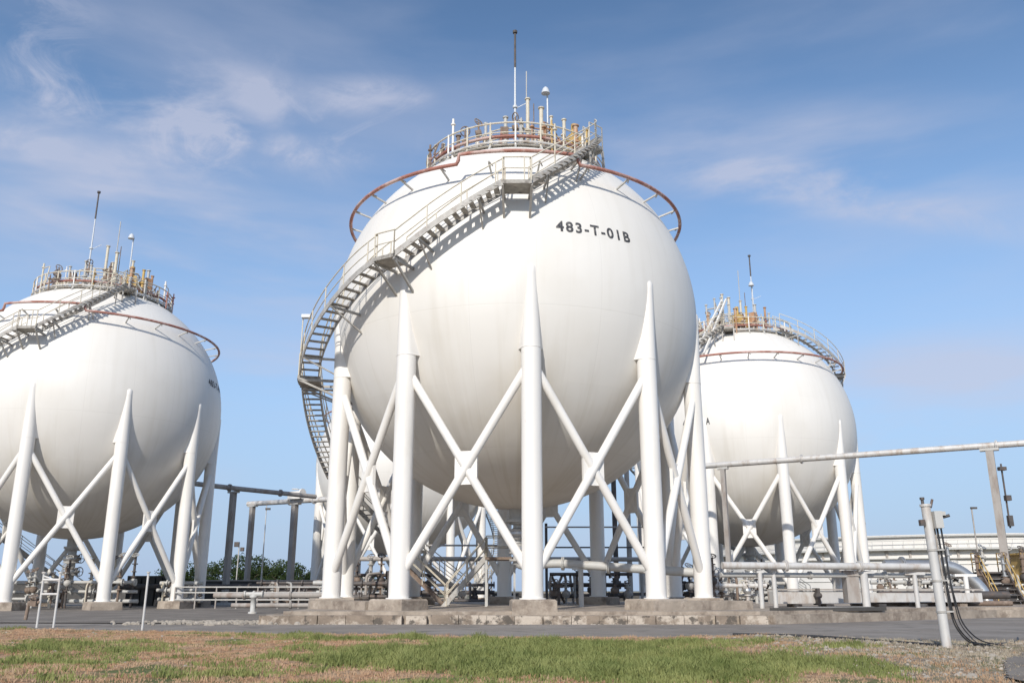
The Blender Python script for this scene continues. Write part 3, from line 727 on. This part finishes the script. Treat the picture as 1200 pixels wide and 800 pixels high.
# overhead pipe on the right
pz=9.5
def on_line(a,b,t): return Vector(a).lerp(Vector(b),t)
A=(9.5,63.4,pz);B=(36.5,47.4,pz)
pipe_thing('overhead_pipe','long grey overhead pipe crossing in front of the right tank to the right edge','pipe',[A,B],.19,M['pale'],(.35,.71))
def column(x,y,h,label,w=.42):
    t=empty('pipe_column',(x,y,.09));tag(t,label,'column')
    mb=MB();mb.box((0,0,h/2),(w,w,h),rz=-.55);mb.build('post',M['column'],t)
    mb=MB();mb.box((0,0,h+.06),(w*2.4,w*1.1,.14),rz=-.55);mb.box((0,0,.1),(w*2,w*2,.2),rz=-.55);mb.build('cap_plate',M['grey'],t)
    return t
c=column(28.3,52.2,9.1,'tall stained column holding up the overhead pipe near the right edge')
mb=MB();mb.tube([(.45,-.2,4.6),(.45,-.2,8.3)],.05,6);mb.box((.42,-.3,8.0),(.4,.3,.2));mb.box((.45,-.3,5.0),(.25,.25,.6));mb.box((.5,-.3,6.3),(.3,.3,.3));mb.build('cable_box',M['dark_steel'],c)
column(14.4,60.5,9.1,'pipe column under the overhead pipe in front of the right tank',.3)
# left pipe rack
pipe_thing('overhead_pipe','dark overhead pipe running from the left tank to the junction above the bushes','pipe',[(-25.8,71.2,pz),(-23.3,75,pz),(-18.0,81.8,pz)],.2,M['column'],(.3,.7))
pipe_thing('overhead_pipe','pale overhead pipe with a dark left end, meeting the column behind the centre tank legs','pipe',[(-26.2,88.8,pz),(-17.8,84.4,pz),(-14.2,82.6,pz)],.24,M['pale'],(.4,.62))
column(-23.6,75.6,9.1,'tall grey column at the left of the pipe rack beside the left tank',.42)
column(-25.6,88.4,9.1,'slim grey column under the dark end of the pale overhead pipe',.42)
column(-20.9,86.2,9.1,'grey column below the pipe junction above the bushes',.5)
mb=MB();mb.box((-20.6,85.7,9.9),(1.6,1.0,.5),rz=-.5);mb.tube([(-21.3,85.9,10.1),(-20.1,85.2,10.1)],.32,12);mb.disc((-20.0,85.1,10.1),(1,-.5,0),.5,.15,14);mb.wheel((-20.8,85.6,10.6),(0,0,1),.35)
tagged(mb,'pipe_junction_valve',M['white'],'white flanged valve sitting where the two left overhead pipes meet','valve')
t=empty('light_mast',(-25.2,92,.09));tag(t,'thin light mast standing behind the slim columns of the left pipe rack','mast')
mb=MB();mb.tube([(0,0,0),(0,0,9.6)],[.09,.04],6);mb.build('pole',M['pale'],t);mb=MB();mb.box((.15,0,9.2),(.5,.2,.2));mb.build('lamp_head',M['dark_steel'],t)
t=empty('light_mast',(-28.6,95,.09));tag(t,'short mast with two dark floodlights above the bushes','mast')
mb=MB();mb.tube([(0,0,0),(0,0,5.8)],.06,6);mb.build('pole',M['pale'],t);mb=MB();mb.box((-.25,0,5.8),(.5,.3,.5));mb.box((.35,0,5.3),(.35,.3,.4));mb.build('lamp_head',M['dark_steel'],t)
# under the centre tank: bottom valve stack, outlet pipe, access stair
def valve_stack(x,y,z0,z1,label,sc_=1.0,seed=0):
    t=empty('valve_stack',(x,y,z0));tag(t,label,'valve','bottom valve stacks')
    H=z1-z0;mb=MB();mb.tube([(0,0,0),(0,0,H)],.22*sc_,14);mb.build('pipe',M['grey'],t)
    mb=MB()
    for f in(.1,.28,.45,.62,.8,.97): mb.disc((0,0,H*f),(0,0,1),.40*sc_,.10,18)
    mb.build('flange',M['steel'],t)
    for f in(.36,.72):
        mb=MB();mb.lathe([(.2*sc_,-.3),(.42*sc_,-.1),(.42*sc_,.1),(.2*sc_,.3)],c=(0,0,H*f),n=16);mb.tube([(0,0,H*f),(.75,-.3,H*f)],.09,8)
        vb=mb.build('valve_body',M['silver'],t)
        mb=MB();mb.wheel((.8,-.32,H*f),(1,-.4,0),.3,.03);mb.build('handwheel',M['dark_steel'],vb)
    return t
valve_stack(CX+.1,CYY,2.4,4.35,'silver valve stack hanging under the centre tank',1,1)
o=pipe_thing('outlet_pipe','pale outlet pipe running right from the valve stack under the centre tank','pipe',smooth_path([(CX+.1,CYY,2.9),(CX+.1,CYY-.0,2.35),(CX+2,CYY-.1,2.45),(8.2,41.2,2.0)],.35),.20,M['grey'],(.3,.55,.8))
for x,y in((3.2,42.5),(6.4,41.7)): support(x,y,.4,1.75 if x<5 else 1.6,'grey pipe support '+('with a flared head under the middle of the outlet pipe' if x<5 else 'under the right end of the outlet pipe beneath the centre tank'),.8,.12)
t=empty('access_platform',(CX-.9,44.3,.4));tag(t,'rusty access platform with a short steep stair under the centre tank','platform')
mb=MB();mb.box((.2,0,2.3),(1.5,1.6,.12));mb.build('deck',M['rust'],t)
for sx in(-.5,.85):
    for sy in(-.7,.7): mb=MB();mb.box((sx,sy,1.12),(.1,.1,2.24));mb.build('leg',M['grey'],t)
mb=MB();rail_run(mb,[(-.5,.75,2.3),(.9,.75,2.3),(.9,-.75,2.3),(-.5,-.75,2.3)],post_every=.7,r=.03);mb.build('railing',M['rail'],t)
mb=MB()
for i in range(10): f=i/10;mb.box((-2.4+1.85*f,0,.12+2.2*f),(.24,.9,.04))
mb.build('tread',M['tread'],t)['kind']='stuff'
for s in(-.47,.47): mb=MB();mb.bar((-2.6,s,0),(-.5,s,2.4),.05,.22);mb.build('stringer',M['steel'],t)
mb=MB();rail_run(mb,[(-2.4,-.5,.1),(-1.45,-.5,1.2),(-.55,-.5,2.25)],post_every=1);rail_run(mb,[(-2.4,.5,.1),(-1.45,.5,1.2),(-.55,.5,2.25)],post_every=1);mb.build('handrail',M['rail'],t)
# stairs foot second run seen through the legs
t=empty('step_ladder',(-3.4,47.5,.4));tag(t,'brown steel steps sloping down to the right, left of the access platform','steps')
mb=MB()
for i in range(9): f=i/9;mb.box((-2.3+2.2*f,0,2.2-2.1*f),(.24,.9,.04))
mb.build('tread',M['tread'],t)['kind']='stuff'
for s in(-.47,.47): mb=MB();mb.bar((-2.5,s,2.35),(0,s,0),.05,.2);mb.build('stringer',M['rust'],t)
mb=MB();rail_run(mb,[(-2.4,-.5,2.2),(-1.2,-.5,1.1),(-.05,-.5,.05)],post_every=.6);rail_run(mb,[(-2.4,.5,2.2),(-1.2,.5,1.1),(-.05,.5,.05)],post_every=.6);mb.build('handrail',M['rail'],t)
mb=MB();mb.box((-5.95,47.5,1.3),(.9,1.1,1.8));mb.tube([(-5.7,47.3,2.2),(-5.7,47.3,3.1)],.14,8);tagged(mb,'control_cabinet',M['dark_steel'],'dark control cabinet behind the left front legs of the centre tank','cabinet')
# dark vertical pipes and conduits behind the centre tank
t=empty('riser_rack',(7.0,60,.1));tag(t,'dark steel frame with tall vertical pipes seen between the right legs of the centre tank','pipe rack')
for x,h in((-.15,8.4),(.75,9.3),(1.5,6.0)):
    mb=MB();mb.tube([(x,0,0),(x,0,h)],.17 if x<1 else .11,10);mb.build('riser_pipe',M['dark_steel'] if x<.5 else M['haze_grey'],t)
mb=MB();mb.bar((-1,0,.9),(2.2,0,.9),.15,.2);mb.bar((-1,0,2.6),(2.2,0,2.6),.15,.25);mb.bar((-.9,0,0),(-.9,0,2.7),.15,.15);mb.bar((2.1,0,0),(2.1,0,2.7),.15,.15);mb.build('frame',M['dark_steel'],t)
pipe_thing('conduit','upper thin grey conduit strung between the legs behind the centre tank','conduit',[(2.1,58,5.15),(9.4,58,5.15)],.05,M['haze_grey'])
pipe_thing('conduit','lower thin dark conduit strung between the legs behind the centre tank','conduit',[(2.1,58.5,3.9),(9.8,58.5,3.9)],.05,M['dark_steel'])
pipe_thing('conduit','thin grey conduit seen above the access platform under the centre tank','conduit',[(-5.6,59,4.05),(1.9,59,4.05)],.06,M['haze_grey'])
mb=MB();mb.tube([(2.2,58.2,.4),(2.2,58.2,5.4)],.09,8);tagged(mb,'conduit_post',M['dark_steel'],'dark post right of the front middle leg carrying the thin conduits','post')
mb=MB();mb.tube([(2.45,48,.4),(2.45,48,1.35)],.07,8);mb.box((2.45,48,1.45),(.42,.2,.2));tagged(mb,'instrument_post',M['dark_steel'],'short dark T-shaped instrument post right of the middle leg footing','instrument')

# bund walls
def wall(p0,p1,h,label,th=.4,pil=4.0,m_='bund'):
    t=empty('bund_wall',(p0[0],p0[1],0));tag(t,label,'wall')
    d=Vector((p1[0]-p0[0],p1[1]-p0[1],0));L=d.length;d.normalize()
    mb=MB();mb.bar((0,0,h/2),tuple(d*L+Vector((0,0,h/2))),th,h);mb.build('wall_panel',M[m_],t)
    mb=MB();mb.bar((0,0,h+.05),tuple(d*L+Vector((0,0,h+.05))),th+.12,.1);mb.build('coping',M['haze_grey'],t)
    s=pil/2
    while s<L: mb=MB();c=d*s;mb.box((c.x,c.y,h/2),(.5,.6,h-.01),rz=math.atan2(d.y,d.x));mb.build('pilaster',M[m_],t);s+=pil
    return t
wall((-95,100),(-30,96),1.9,'dark low wall with pilasters running behind the left tank',pil=6)
wall((-27,78),(-13,79),2.0,'dark low wall below the bushes between the left and centre tanks',pil=5)
wall((-4,104),(34,101),.95,'long low dark wall on the horizon behind the centre tank',pil=8)

# railings and low pipes left of centre tank
t=empty('low_railing',(-22,60,.09));tag(t,'low grey pipe railing between the left and centre tanks','railing')
for i in range(11): mb=MB();mb.tube([(i*1.35,0,0),(i*1.35,0,1.35)],.05,6);mb.build('post',M['haze_grey'],t)
for z in(.55,1.0,1.35): mb=MB();mb.tube([(0,0,z),(13.5,0,z)],.05,6);mb.build('rail',M['grey'],t)
for i,(y,z,r,x0,x1,lb,mm_) in enumerate(((54,.95,.16,-17.5,-8.5,'pale low pipe on the ground just left of the centre tank legs','column'),(70,1.5,.2,-30,-10,'grey low pipe running behind the railing left of the centre tank','dark_steel'),(50.0,.45,.12,-15.2,-8.8,'thin pale ground pipe ending at the pale hydrant left of the centre tank','column'))):
    pipe_thing('ground_pipe',lb,'pipe',[(x0,y,z),(x1,y,z)],r,M[mm_],(.2,.5,.8))
t=empty('hydrant',(-13.2,47,.09));tag(t,'pale hydrant with a T-shaped head left of the centre tank pad','hydrant')
mb=MB();mb.lathe([(.22,0),(.22,.08),(.13,.1),(.13,.75),(.2,.78),(.2,.86),(.13,.9),(.11,1.05),(.02,1.12)],n=14);mb.build('body',M['grey'],t)
mb=MB();mb.tube([(-.42,0,.95),(.42,0,.95)],.12,10);mb.disc((-.44,0,.95),(1,0,0),.17,.07,12);mb.disc((.44,0,.95),(1,0,0),.17,.07,12);mb.build('outlet',M['grey'],t)

# manifold clusters
def manifold(x,y,z,w_,label,seed,n=6,hmax=2.4,mats=('grey','rail','rust','dark_steel','steel'),big=.16):
    rg=random.Random(seed);t=empty('valve_manifold',(x,y,z));tag(t,label,'valves','valve manifolds')
    mb=MB()
    for k in range(3):
        zz=.5+.55*k+rg.uniform(-.1,.1);yy=rg.uniform(-.8,.8);mb.tube([(-w_/2,yy,zz),(w_/2,yy,zz)],big*rg.uniform(.6,1),10)
        for q in range(4): mb.disc((rg.uniform(-w_/2,w_/2),yy,zz),(1,0,0),big*1.5,.09,12)
    mb.build('header_pipe',M[mats[0]],t)
    for i in range(n):
        px=-w_/2+w_*(i+.5)/n+rg.uniform(-.15,.15);py=rg.uniform(-.9,.9);h=hmax*rg.uniform(.55,1)
        mb=MB();mb.tube([(px,py,0),(px,py,h)],rg.uniform(.06,.12),8)
        for f in(.35,.6,.85): mb.disc((px,py,h*f),(0,0,1),.19,.07,12)
        rp=mb.build('riser_pipe',M[mats[i%len(mats)]],t)
        mb=MB();mb.lathe([(.1,-.22),(.24,-.1),(.24,.1),(.1,.22)],c=(px,py,h*.5),n=12);mb.wheel((px,py-.1,h+.08),(rg.uniform(-.5,.5),-.6,1),.22,.028);mb.tube([(px,py-.45,h*.7),(px,py+.3,h*.7)],.05,6)
        mb.build('valve',M[mats[(i+2)%len(mats)]],rp)
    for i in range(3):
        px=rg.uniform(-w_/2,w_/2);mb=MB();mb.tube(smooth_path([(px,-.6,.3),(px,-.6,1.6),(px+rg.uniform(-.9,.9),.5,1.7),(px,.6,0)],.3),.08,8);mb.build('loop_pipe',M[mats[(i+1)%len(mats)]],t)
    return t
valve_stack(-30.3,62.6,1.6,4.0,'brown valve stack hanging under the left tank',1.3,2)
manifold(-28.8,62.0,.1,7.0,'tangle of valves and pipes beneath the middle of the left tank',21,9,3.4)
manifold(-34.6,61.5,.1,5.0,'pipes and valves beneath the left part of the left tank',22,6,2.4)
manifold(-23.2,64.5,.1,3.0,'low brown valves between the right legs of the left tank',29,4,1.6)
mb=MB()
for i in range(7): mb.box((-29.9+i*.55,72,1.15),(.42,.3,2.1))
mb.box((-28.2,72.2,1.2),(4.2,.2,2.3));tagged(mb,'dark_cabinet_row',M['bund'],'row of dark cabinets standing behind the right legs of the left tank','cabinets')
valve_stack(19.2,73.3,1.8,4.0,'dark valve stack hanging under the right tank',1.3,3)
manifold(17.0,68,.1,7.5,'crowded rusty valves under the left half of the right tank',23,9,2.8)
manifold(12.6,55,.4,5.0,'pale pipes and valves just right of the centre tank legs',24,7,2.1,('pale','grey','silver','rust','grey'))
manifold(27.5,62,.1,6.5,'pipes and valves right of the right tank in front of the storage tank',25,9,2.7)
manifold(27.5,52.5,.4,4.6,'knot of dark pipes and handwheels behind the leaning post',26,9,3.4,('silver','dark_steel','rust','grey','dark_steel'))
valve_stack(-11.4,93,1.8,4.0,'small valve stack under the farthest tank',1.2,4)
manifold(-10.8,62,.1,5.0,'low dark valves seen between the left legs of the centre tank',27,6,1.9)
manifold(-4.0,66,.1,5.5,'dark pipework behind the steps under the centre tank',28,6,2.0,('dark_steel','dark_steel','rust','haze_grey','dark_steel'))

D=('dark_steel','steel','rust','haze_grey','dark_steel')
manifold(-6.8,52,.49,4.5,'dark pipes and valves just behind the left front legs of the centre tank',31,7,2.6,D)
manifold(4.6,54,.49,4.8,'pipes and handwheels behind the outlet pipe under the centre tank',32,7,1.9,D)
manifold(9.2,49,.49,3.4,'dense valve cluster behind the right legs of the centre tank',33,8,3.2,D)
manifold(-15.5,66,.1,6.0,'low dark pipework just left of the centre tank legs',34,6,1.8,D)
pipe_thing('transfer_pipe','grey pipe crossing behind the back legs of the centre tank above the steps','pipe',[(-9.5,56,3.1),(9.8,57,3.1)],.14,M['haze_grey'],(.2,.5,.8))
# parallel pipes running right
pipe_thing('pipeline','upper of two pale parallel pipes running right from the centre tank','pipe',[(8.9,38.6,2.24),(19.2,41.0,2.24)],.15,M['pale'],(.28,.62))
pipe_thing('pipeline','lower of two pale parallel pipes running right from the centre tank','pipe',[(8.9,39.0,1.86),(19.2,41.4,1.86)],.11,M['grey'],(.4,.75))
for i,(x,y,h,lb) in enumerate(((10.6,39.1,1.55,'left pale support under the two parallel pipes beside the centre tank'),(11.3,39.5,1.6,'second pale support from the centre tank under the two parallel pipes'),(15.5,40.3,1.55,'thick pale support near the middle of the two parallel pipes'),(18.0,40.9,1.5,'thin support under the right end of the two parallel pipes'))):
    support(x,y,.1 if i>1 else .4,h+(.3 if i>1 else 0),lb,.9 if i>1 else .3,.10 if i!=2 else .17,'pale')
mb=MB();mb.box((15.0,40.6,1.25),(.55,.6,1.1));mb.box((15.0,40.5,1.95),(.8,.5,.25));tagged(mb,'junction_cabinet',M['column'],'dirty green grey junction cabinet beside the thick pale pipe support','cabinet')
t=empty('box_duct',(12.0,42.4,.4));tag(t,'long pale grey box duct lying on sleepers below the two parallel pipes','duct')
mb=MB();mb.bar((0,0,.52),(4.3,.9,.52),.9,.55);mb.bar((4.5,.95,.5),(10.5,2.2,.5),.85,.42);mb.build('casing',M['pale'],t)
mb=MB();mb.bar((0,0,.86),(10.5,2.2,.86),1.1,.07);mb.build('lid',M['haze_grey'],t)
for f in(.1,.5,.9,.25,.7): mb=MB();mb.box((10.5*f,2.2*f,.11),(.35,1.2,.22));mb.build('sleeper',M['concrete'],t)
mb=MB();mb.box((2.0,-.12,.55),(.12,.7,.75));mb.disc((2.0,-.25,.6),(0,1,0),.14,.5,10);mb.build('clamp',M['dark_steel'],t)
# lying beams on the road edge
for i,(x0,y0,x1,y1,lb) in enumerate(((9.8,34.6,15.2,37.9,'long dark timber lying along the pad edge right of the centre tank'),(11.5,36.8,15.0,38.6,'shorter pale plank lying on the pad behind the long dark timber'))):
    mb=MB();mb.bar((x0,y0,.52),(x1,y1,.50),.4,.14);mb.bar((x0+.4,y0+.4,.44),(x1-.6,y1+.3,.43),.2,.06);tagged(mb,'timber' if i==0 else 'plank',M['bund'] if i==0 else M['grey'],lb,'timber')
# elbow pipe
pipe_thing('elbow_pipe','big silver clad pipe bending down to the ground behind the leaning post','pipe',smooth_path([(19.6,48.0,2.45),(23.3,48.0,2.45),(24.5,47.8,1.3),(24.6,47.6,.3)],1.1,10),.32,M['silver'],(.15,.5))
support(22.6,45.6,.4,1.5,'white T shaped support in front of the big silver elbow pipe',1.1,.12,'white')
pipe_thing('pipeline','dark low pipe running under the silver elbow pipe','pipe',[(18.5,46.5,1.0),(25,46.3,1.0)],.2,M['dark_steel'],(.3,.7))
pipe_thing('pipeline','thin rusty low pipe in front of the dark low pipe at the right','pipe',[(16.5,44.9,.62),(24.5,45.2,.62)],.12,M['rust'],(.3,.7))
# crossover stair (stile)
t=empty('crossover_stair',(27.4,50.5,.1));tag(t,'black stepped crossover stair with yellow handrails at the right edge','steps')
mb=MB()
for i in range(7): mb.box((0,i*.24,.28+i*.3),(1.35,.28,.06));mb.box((0,i*.24+.12,.14+i*.3),(1.3,.03,.2))
mb.build('tread',M['dark_steel'],t)['kind']='stuff'
for s in(-.74,.74):
    mb=MB();mb.bar((s,-.1,.15),(s,1.6,2.2),.08,.3);mb.build('stringer',M['rust'] if s<0 else M['dark_steel'],t)
    mb=MB();rail_run(mb,[(s,-.05,.1),(s,.7,1.1),(s,1.5,2.1),(s,2.3,2.15)],post_every=.7,r=.032);mb.build('handrail',M['yellow'],t)
mb=MB();mb.box((0,2.0,2.12),(1.4,.8,.06));mb.build('deck',M['dark_steel'],t)
mb=MB();mb.box((-.4,-.4,.08),(2.4,.7,.22));mb.build('base_slab',M['concrete'],t)
t=empty('valve_shelter',(29.9,52.6,.1));tag(t,'yellow panelled shelter with a red panel, cut off by the right edge','shelter')
mb=MB();mb.box((0.2,0,2.3),(2.0,1.5,1.6));mb.build('panel',M['yellow'],t)
mb=MB();mb.box((.2,-.78,1.75),(1.6,.05,.4));mb.build('panel',M['red'],t);
for sx in(-.75,1.1):
    for sy in(-.7,.7): mb=MB();mb.box((sx,sy,.75),(.1,.1,1.5));mb.build('leg',M['grey'],t)
mb=MB();mb.box((.2,0,3.15),(2.3,1.8,.1));mb.build('roof',M['yellow'],t)
# leaning post with cables
t=empty('cable_post',(8.62,18.5,.1));tag(t,'pale round post with black cables down its right side, standing in the dirt verge','post');t.rotation_euler.y=R_(-1.6)
mb=MB();mb.tube([(0,0,-.2),(0,0,2.78)],.092,20);mb.disc((0,0,2.80),(0,0,1),.112,.05,18);mb.build('pole',M['silver'] if False else M['pale'],t)
mb=MB();mb.box((.17,-.05,2.5),(.16,.2,.34));mb.box((.27,-.08,2.62),(.12,.1,.08));mb.build('junction_box',M['grey'],t)
mb=MB();mb.box((-.14,-.04,2.45),(.1,.1,.12));mb.tube([(.1,0,2.75),(.16,0,2.92)],.025,6);mb.tube([(-.05,0,2.78),(-.05,0,2.93)],.03,6);mb.disc((-.05,0,2.94),(0,0,1),.05,.05,8);mb.tube([(.3,-.05,2.55),(.42,-.1,2.58)],.035,6);mb.build('bracket',M['dark_steel'],t)
for i,(dx,dy,r,ex,ey,mm_) in enumerate(((.15,-.02,.015,.95,.25,'black'),(.19,.03,.012,1.15,.5,'black'),(.22,-.04,.011,.7,-.1,'black'),(.14,.06,.02,.5,.3,'haze_grey'),(.26,.02,.014,1.3,.1,'black'))):
    mb=MB();mb.tube(smooth_path([(dx,dy,2.4),(dx+.02,dy,1.2),(dx+.04+i*.02,dy,.45),(dx+.25+i*.04,dy,.12),(ex,ey,.0),(ex+.4,ey+.2,-.02)],.35),r,6);mb.build('cable',M[mm_],t)
for z in(.7,1.3,1.9): mb=MB();mb.lathe([(.106,-.02),(.106,.02)],c=(0,0,z),n=16);mb.box((.14,0,z),(.16,.14,.03));mb.build('strap',M['steel'],t)
def ground_cable(pts,label,r=.02):
    mb=MB();P=[Vector((x,y,gz(x,y)+.03 if y<edge_y(x) else RZ+.02)) for x,y in pts];mb.tube(smooth_path(P,.6),r,6);tagged(mb,'ground_cable',M['black'],label,'cable')
ground_cable([(8.6,18.8),(7.6,20.3),(6.8,21.2),(5.2,21.9)],'black cable lying on the asphalt edge left of the cable post',.035)
ground_cable([(9.3,18.8),(10.2,19.5),(11.4,21.0),(12.6,23.2)],'black cable trailing to the right from the foot of the cable post',.022)
# slim marker and pipe stand on the left
t=empty('marker_post',(-10.75,27.0,.1));tag(t,'single slim white post at the road edge in front of the left tank','post');t.rotation_euler.y=R_(.3)
mb=MB();mb.tube([(0,0,-.1),(0,0,1.62)],.034,8);mb.build('pole',M['pale'],t);mb=MB();mb.disc((0,0,1.63),(0,0,1),.055,.04,10);mb.build('cap',M['grey'],t)
t=empty('pipe_stand',(-15.1,30.0,.05));tag(t,'pair of pale upright pipes joined at the top, standing by the road at the left','pipe stand')
for dx in(-.26,.28): mb=MB();mb.tube([(dx,0,0),(dx,0,1.72)],.038,8);mb.disc((dx,0,1.73),(0,0,1),.075,.05,10);mb.build('upright_pipe',M['pale'],t)
mb=MB();mb.tube([(-.26,0,1.5),(.28,0,1.5)],.045,8);mb.tube([(-.26,0,1.05),(.28,0,1.05)],.04,8);mb.tube([(-.26,0,1.62),(.28,0,1.45)],.03,6);mb.build('cross_pipe',M['pale'],t)
mb=MB();mb.tube([(-.26,0,.8),(-.62,0,.8),(-.66,0,.25)],.06,8);mb.tube([(-.45,0,.8),(-.45,-.1,.98)],.02,6);mb.wheel((-.45,-.1,.98),(0,-.4,1),.13,.02);mb.box((-.45,0,.8),(.2,.2,.25));mb.build('valve',M['rust'],t)

# ------------------------------------------------------------------ storage tank far right
t=empty('storage_tank',(78,172,0));tag(t,'wide low white cylindrical storage tank far behind at the right','storage tank')
SR=41;SH=9.3
mb=MB();mb.lathe([(SR,0),(SR,SH)],n=160,caps=False);mb.build('tank_wall',M['storage'],t)
mb=MB()
for zz,ww,th in((SH-.1,.5,.25),(SH-2.0,1.1,.28),(SH-3.4,.5,.14),(5.0,.12,.06),(2.6,.12,.06)): mb.lathe([(SR+.01,zz-th),(SR+ww,zz-th),(SR+ww,zz),(SR+.01,zz)],n=160,caps=False,smooth=False)
mb.build('wind_girder',M['grey'],t)
mb=MB();mb.lathe([(SR-.05,SH-.6),(SR*.6,SH-.2),(.5,SH+.2)],n=120,caps=True);mb.build('roof',M['storage'],t)
mb=MB()
for k in range(90):
    a=PI+PI*k/90;p=Vector((math.cos(a)*(SR+.9),math.sin(a)*(SR+.9),SH-2))
    mb.bar(p,p+Vector((0,0,1.1)),.04,.04)
for zz in(.55,1.1): mb.tube([(math.cos(PI+PI*k/90)*(SR+.9),math.sin(PI+PI*k/90)*(SR+.9),SH-2+zz) for k in range(91)],.035,5)
mb.build('railing',M['grey'],t)
mb=MB()
for k in range(40):
    a=PI+PI*k/40;p=Vector((math.cos(a)*(SR+.2),math.sin(a)*(SR+.2),SH-2.2));mb.bar(p,p+Vector((0,0,-1.2)),.12,.3)
mb.build('stiffener',M['haze_grey'],t)
for x,y,h,lb in((50,128,11,'thin pole rising in front of the storage tank left of the leaning post'),(60.5,118,11.8,'thin pole with small floodlight before the storage tank, right of the cable post')):
    t=empty('light_mast',(x,y,0));tag(t,lb,'mast')
    mb=MB();mb.tube([(0,0,0),(0,0,h)],.09,6);mb.build('pole',M['haze_grey'],t);mb=MB();mb.box((.3,0,h-.1),(.8,.3,.25)) if x>55 else mb.box((0,0,h-.6),(.5,.3,.3));mb.build('lamp_head',M['dark_steel'],t)

# ------------------------------------------------------------------ trees and bushes
leaf_m=[grass_mat('leaves_dark',(.020,.038,.012),(.06,.09,.027),.2),grass_mat('leaves_mid',(.03,.05,.015),(.085,.115,.038),.2)]
def tree(x,y,h,wd,label,seed,group='bushes beyond the wall'):
    rg=random.Random(seed);t=empty('leafy_tree',(x,y,-.1));tag(t,label,'tree',group)
    mb=MB()
    mb.tube([(0,0,0),(.1,.05,h*.3),(.05,.1,h*.62)],[.16,.12,.06],8)
    for i in range(6):
        a=rg.random()*2*PI;mb.tube([(.08,.05,h*(.2+.05*i)),(math.cos(a)*wd*.25,math.sin(a)*wd*.25,h*(.45+.04*i)),(math.cos(a)*wd*.42,math.sin(a)*wd*.42,h*(.6+.04*i))],[.07,.045,.02],5)
    mb.build('trunk',M['bark'],t)
    mb=MB();cl=[]
    for i in range(38):
        a=rg.random()*2*PI;rr_=math.sqrt(rg.random())*wd*.5;z=h*rg.uniform(.25,.88)*(1-.25*(rr_/(wd*.5))**2)
        cl.append((math.cos(a)*rr_,math.sin(a)*rr_,z,rg.uniform(.35,.75)*h*.25))
    vs=[];fs=[]
    for (cx_,cy_,cz_,cr) in cl:
        for j in range(150):
            v=Vector((rg.gauss(0,1),rg.gauss(0,1),rg.gauss(0,1)));v.normalize();v*=cr*rg.uniform(.55,1.15);v.z*=.8
            p=Vector((cx_,cy_,cz_))+v;s=rg.uniform(.07,.16)
            a=Vector((rg.gauss(0,1),rg.gauss(0,1),rg.gauss(0,1))).normalized();b=a.cross(Vector((rg.gauss(0,1),rg.gauss(0,1),rg.gauss(0,1)))).normalized()
            i=len(vs);vs+=[p-a*s,p+b*s*.6,p+a*s,p-b*s*.6];fs.append((i,i+1,i+2,i+3))
    mb.add(vs,fs);mb.build('crown',leaf_m[seed%2],t);return t
spec=[(-39.5,112,4.6,6,'leftmost round bush beside the right leg of the left tank'),(-36,116,4.9,6,'bush just right of the leftmost bush, under the pipe rack'),
(-33,111,5.4,6.5,'tallest dark bush in the middle of the row under the pipe rack'),(-29.5,114,5.2,6,'broad bush right of the tallest bush'),(-26.5,110,4.2,5,'low bush below the pipe junction'),
(-24.5,118,4.4,5,'rightmost round bush before the centre tank legs'),(-42.5,118,4.2,6,'bush half hidden behind the right legs of the left tank'),(-17.5,112,3.2,5,'small bush seen between the left legs of the centre tank'),(-15.2,116,3.0,5,'low green bush right of the small one between the centre tank legs')]
for i,(x,y,h,wd,lb) in enumerate(spec): tree(x,y,h*1.13,wd*1.1,lb,40+i)
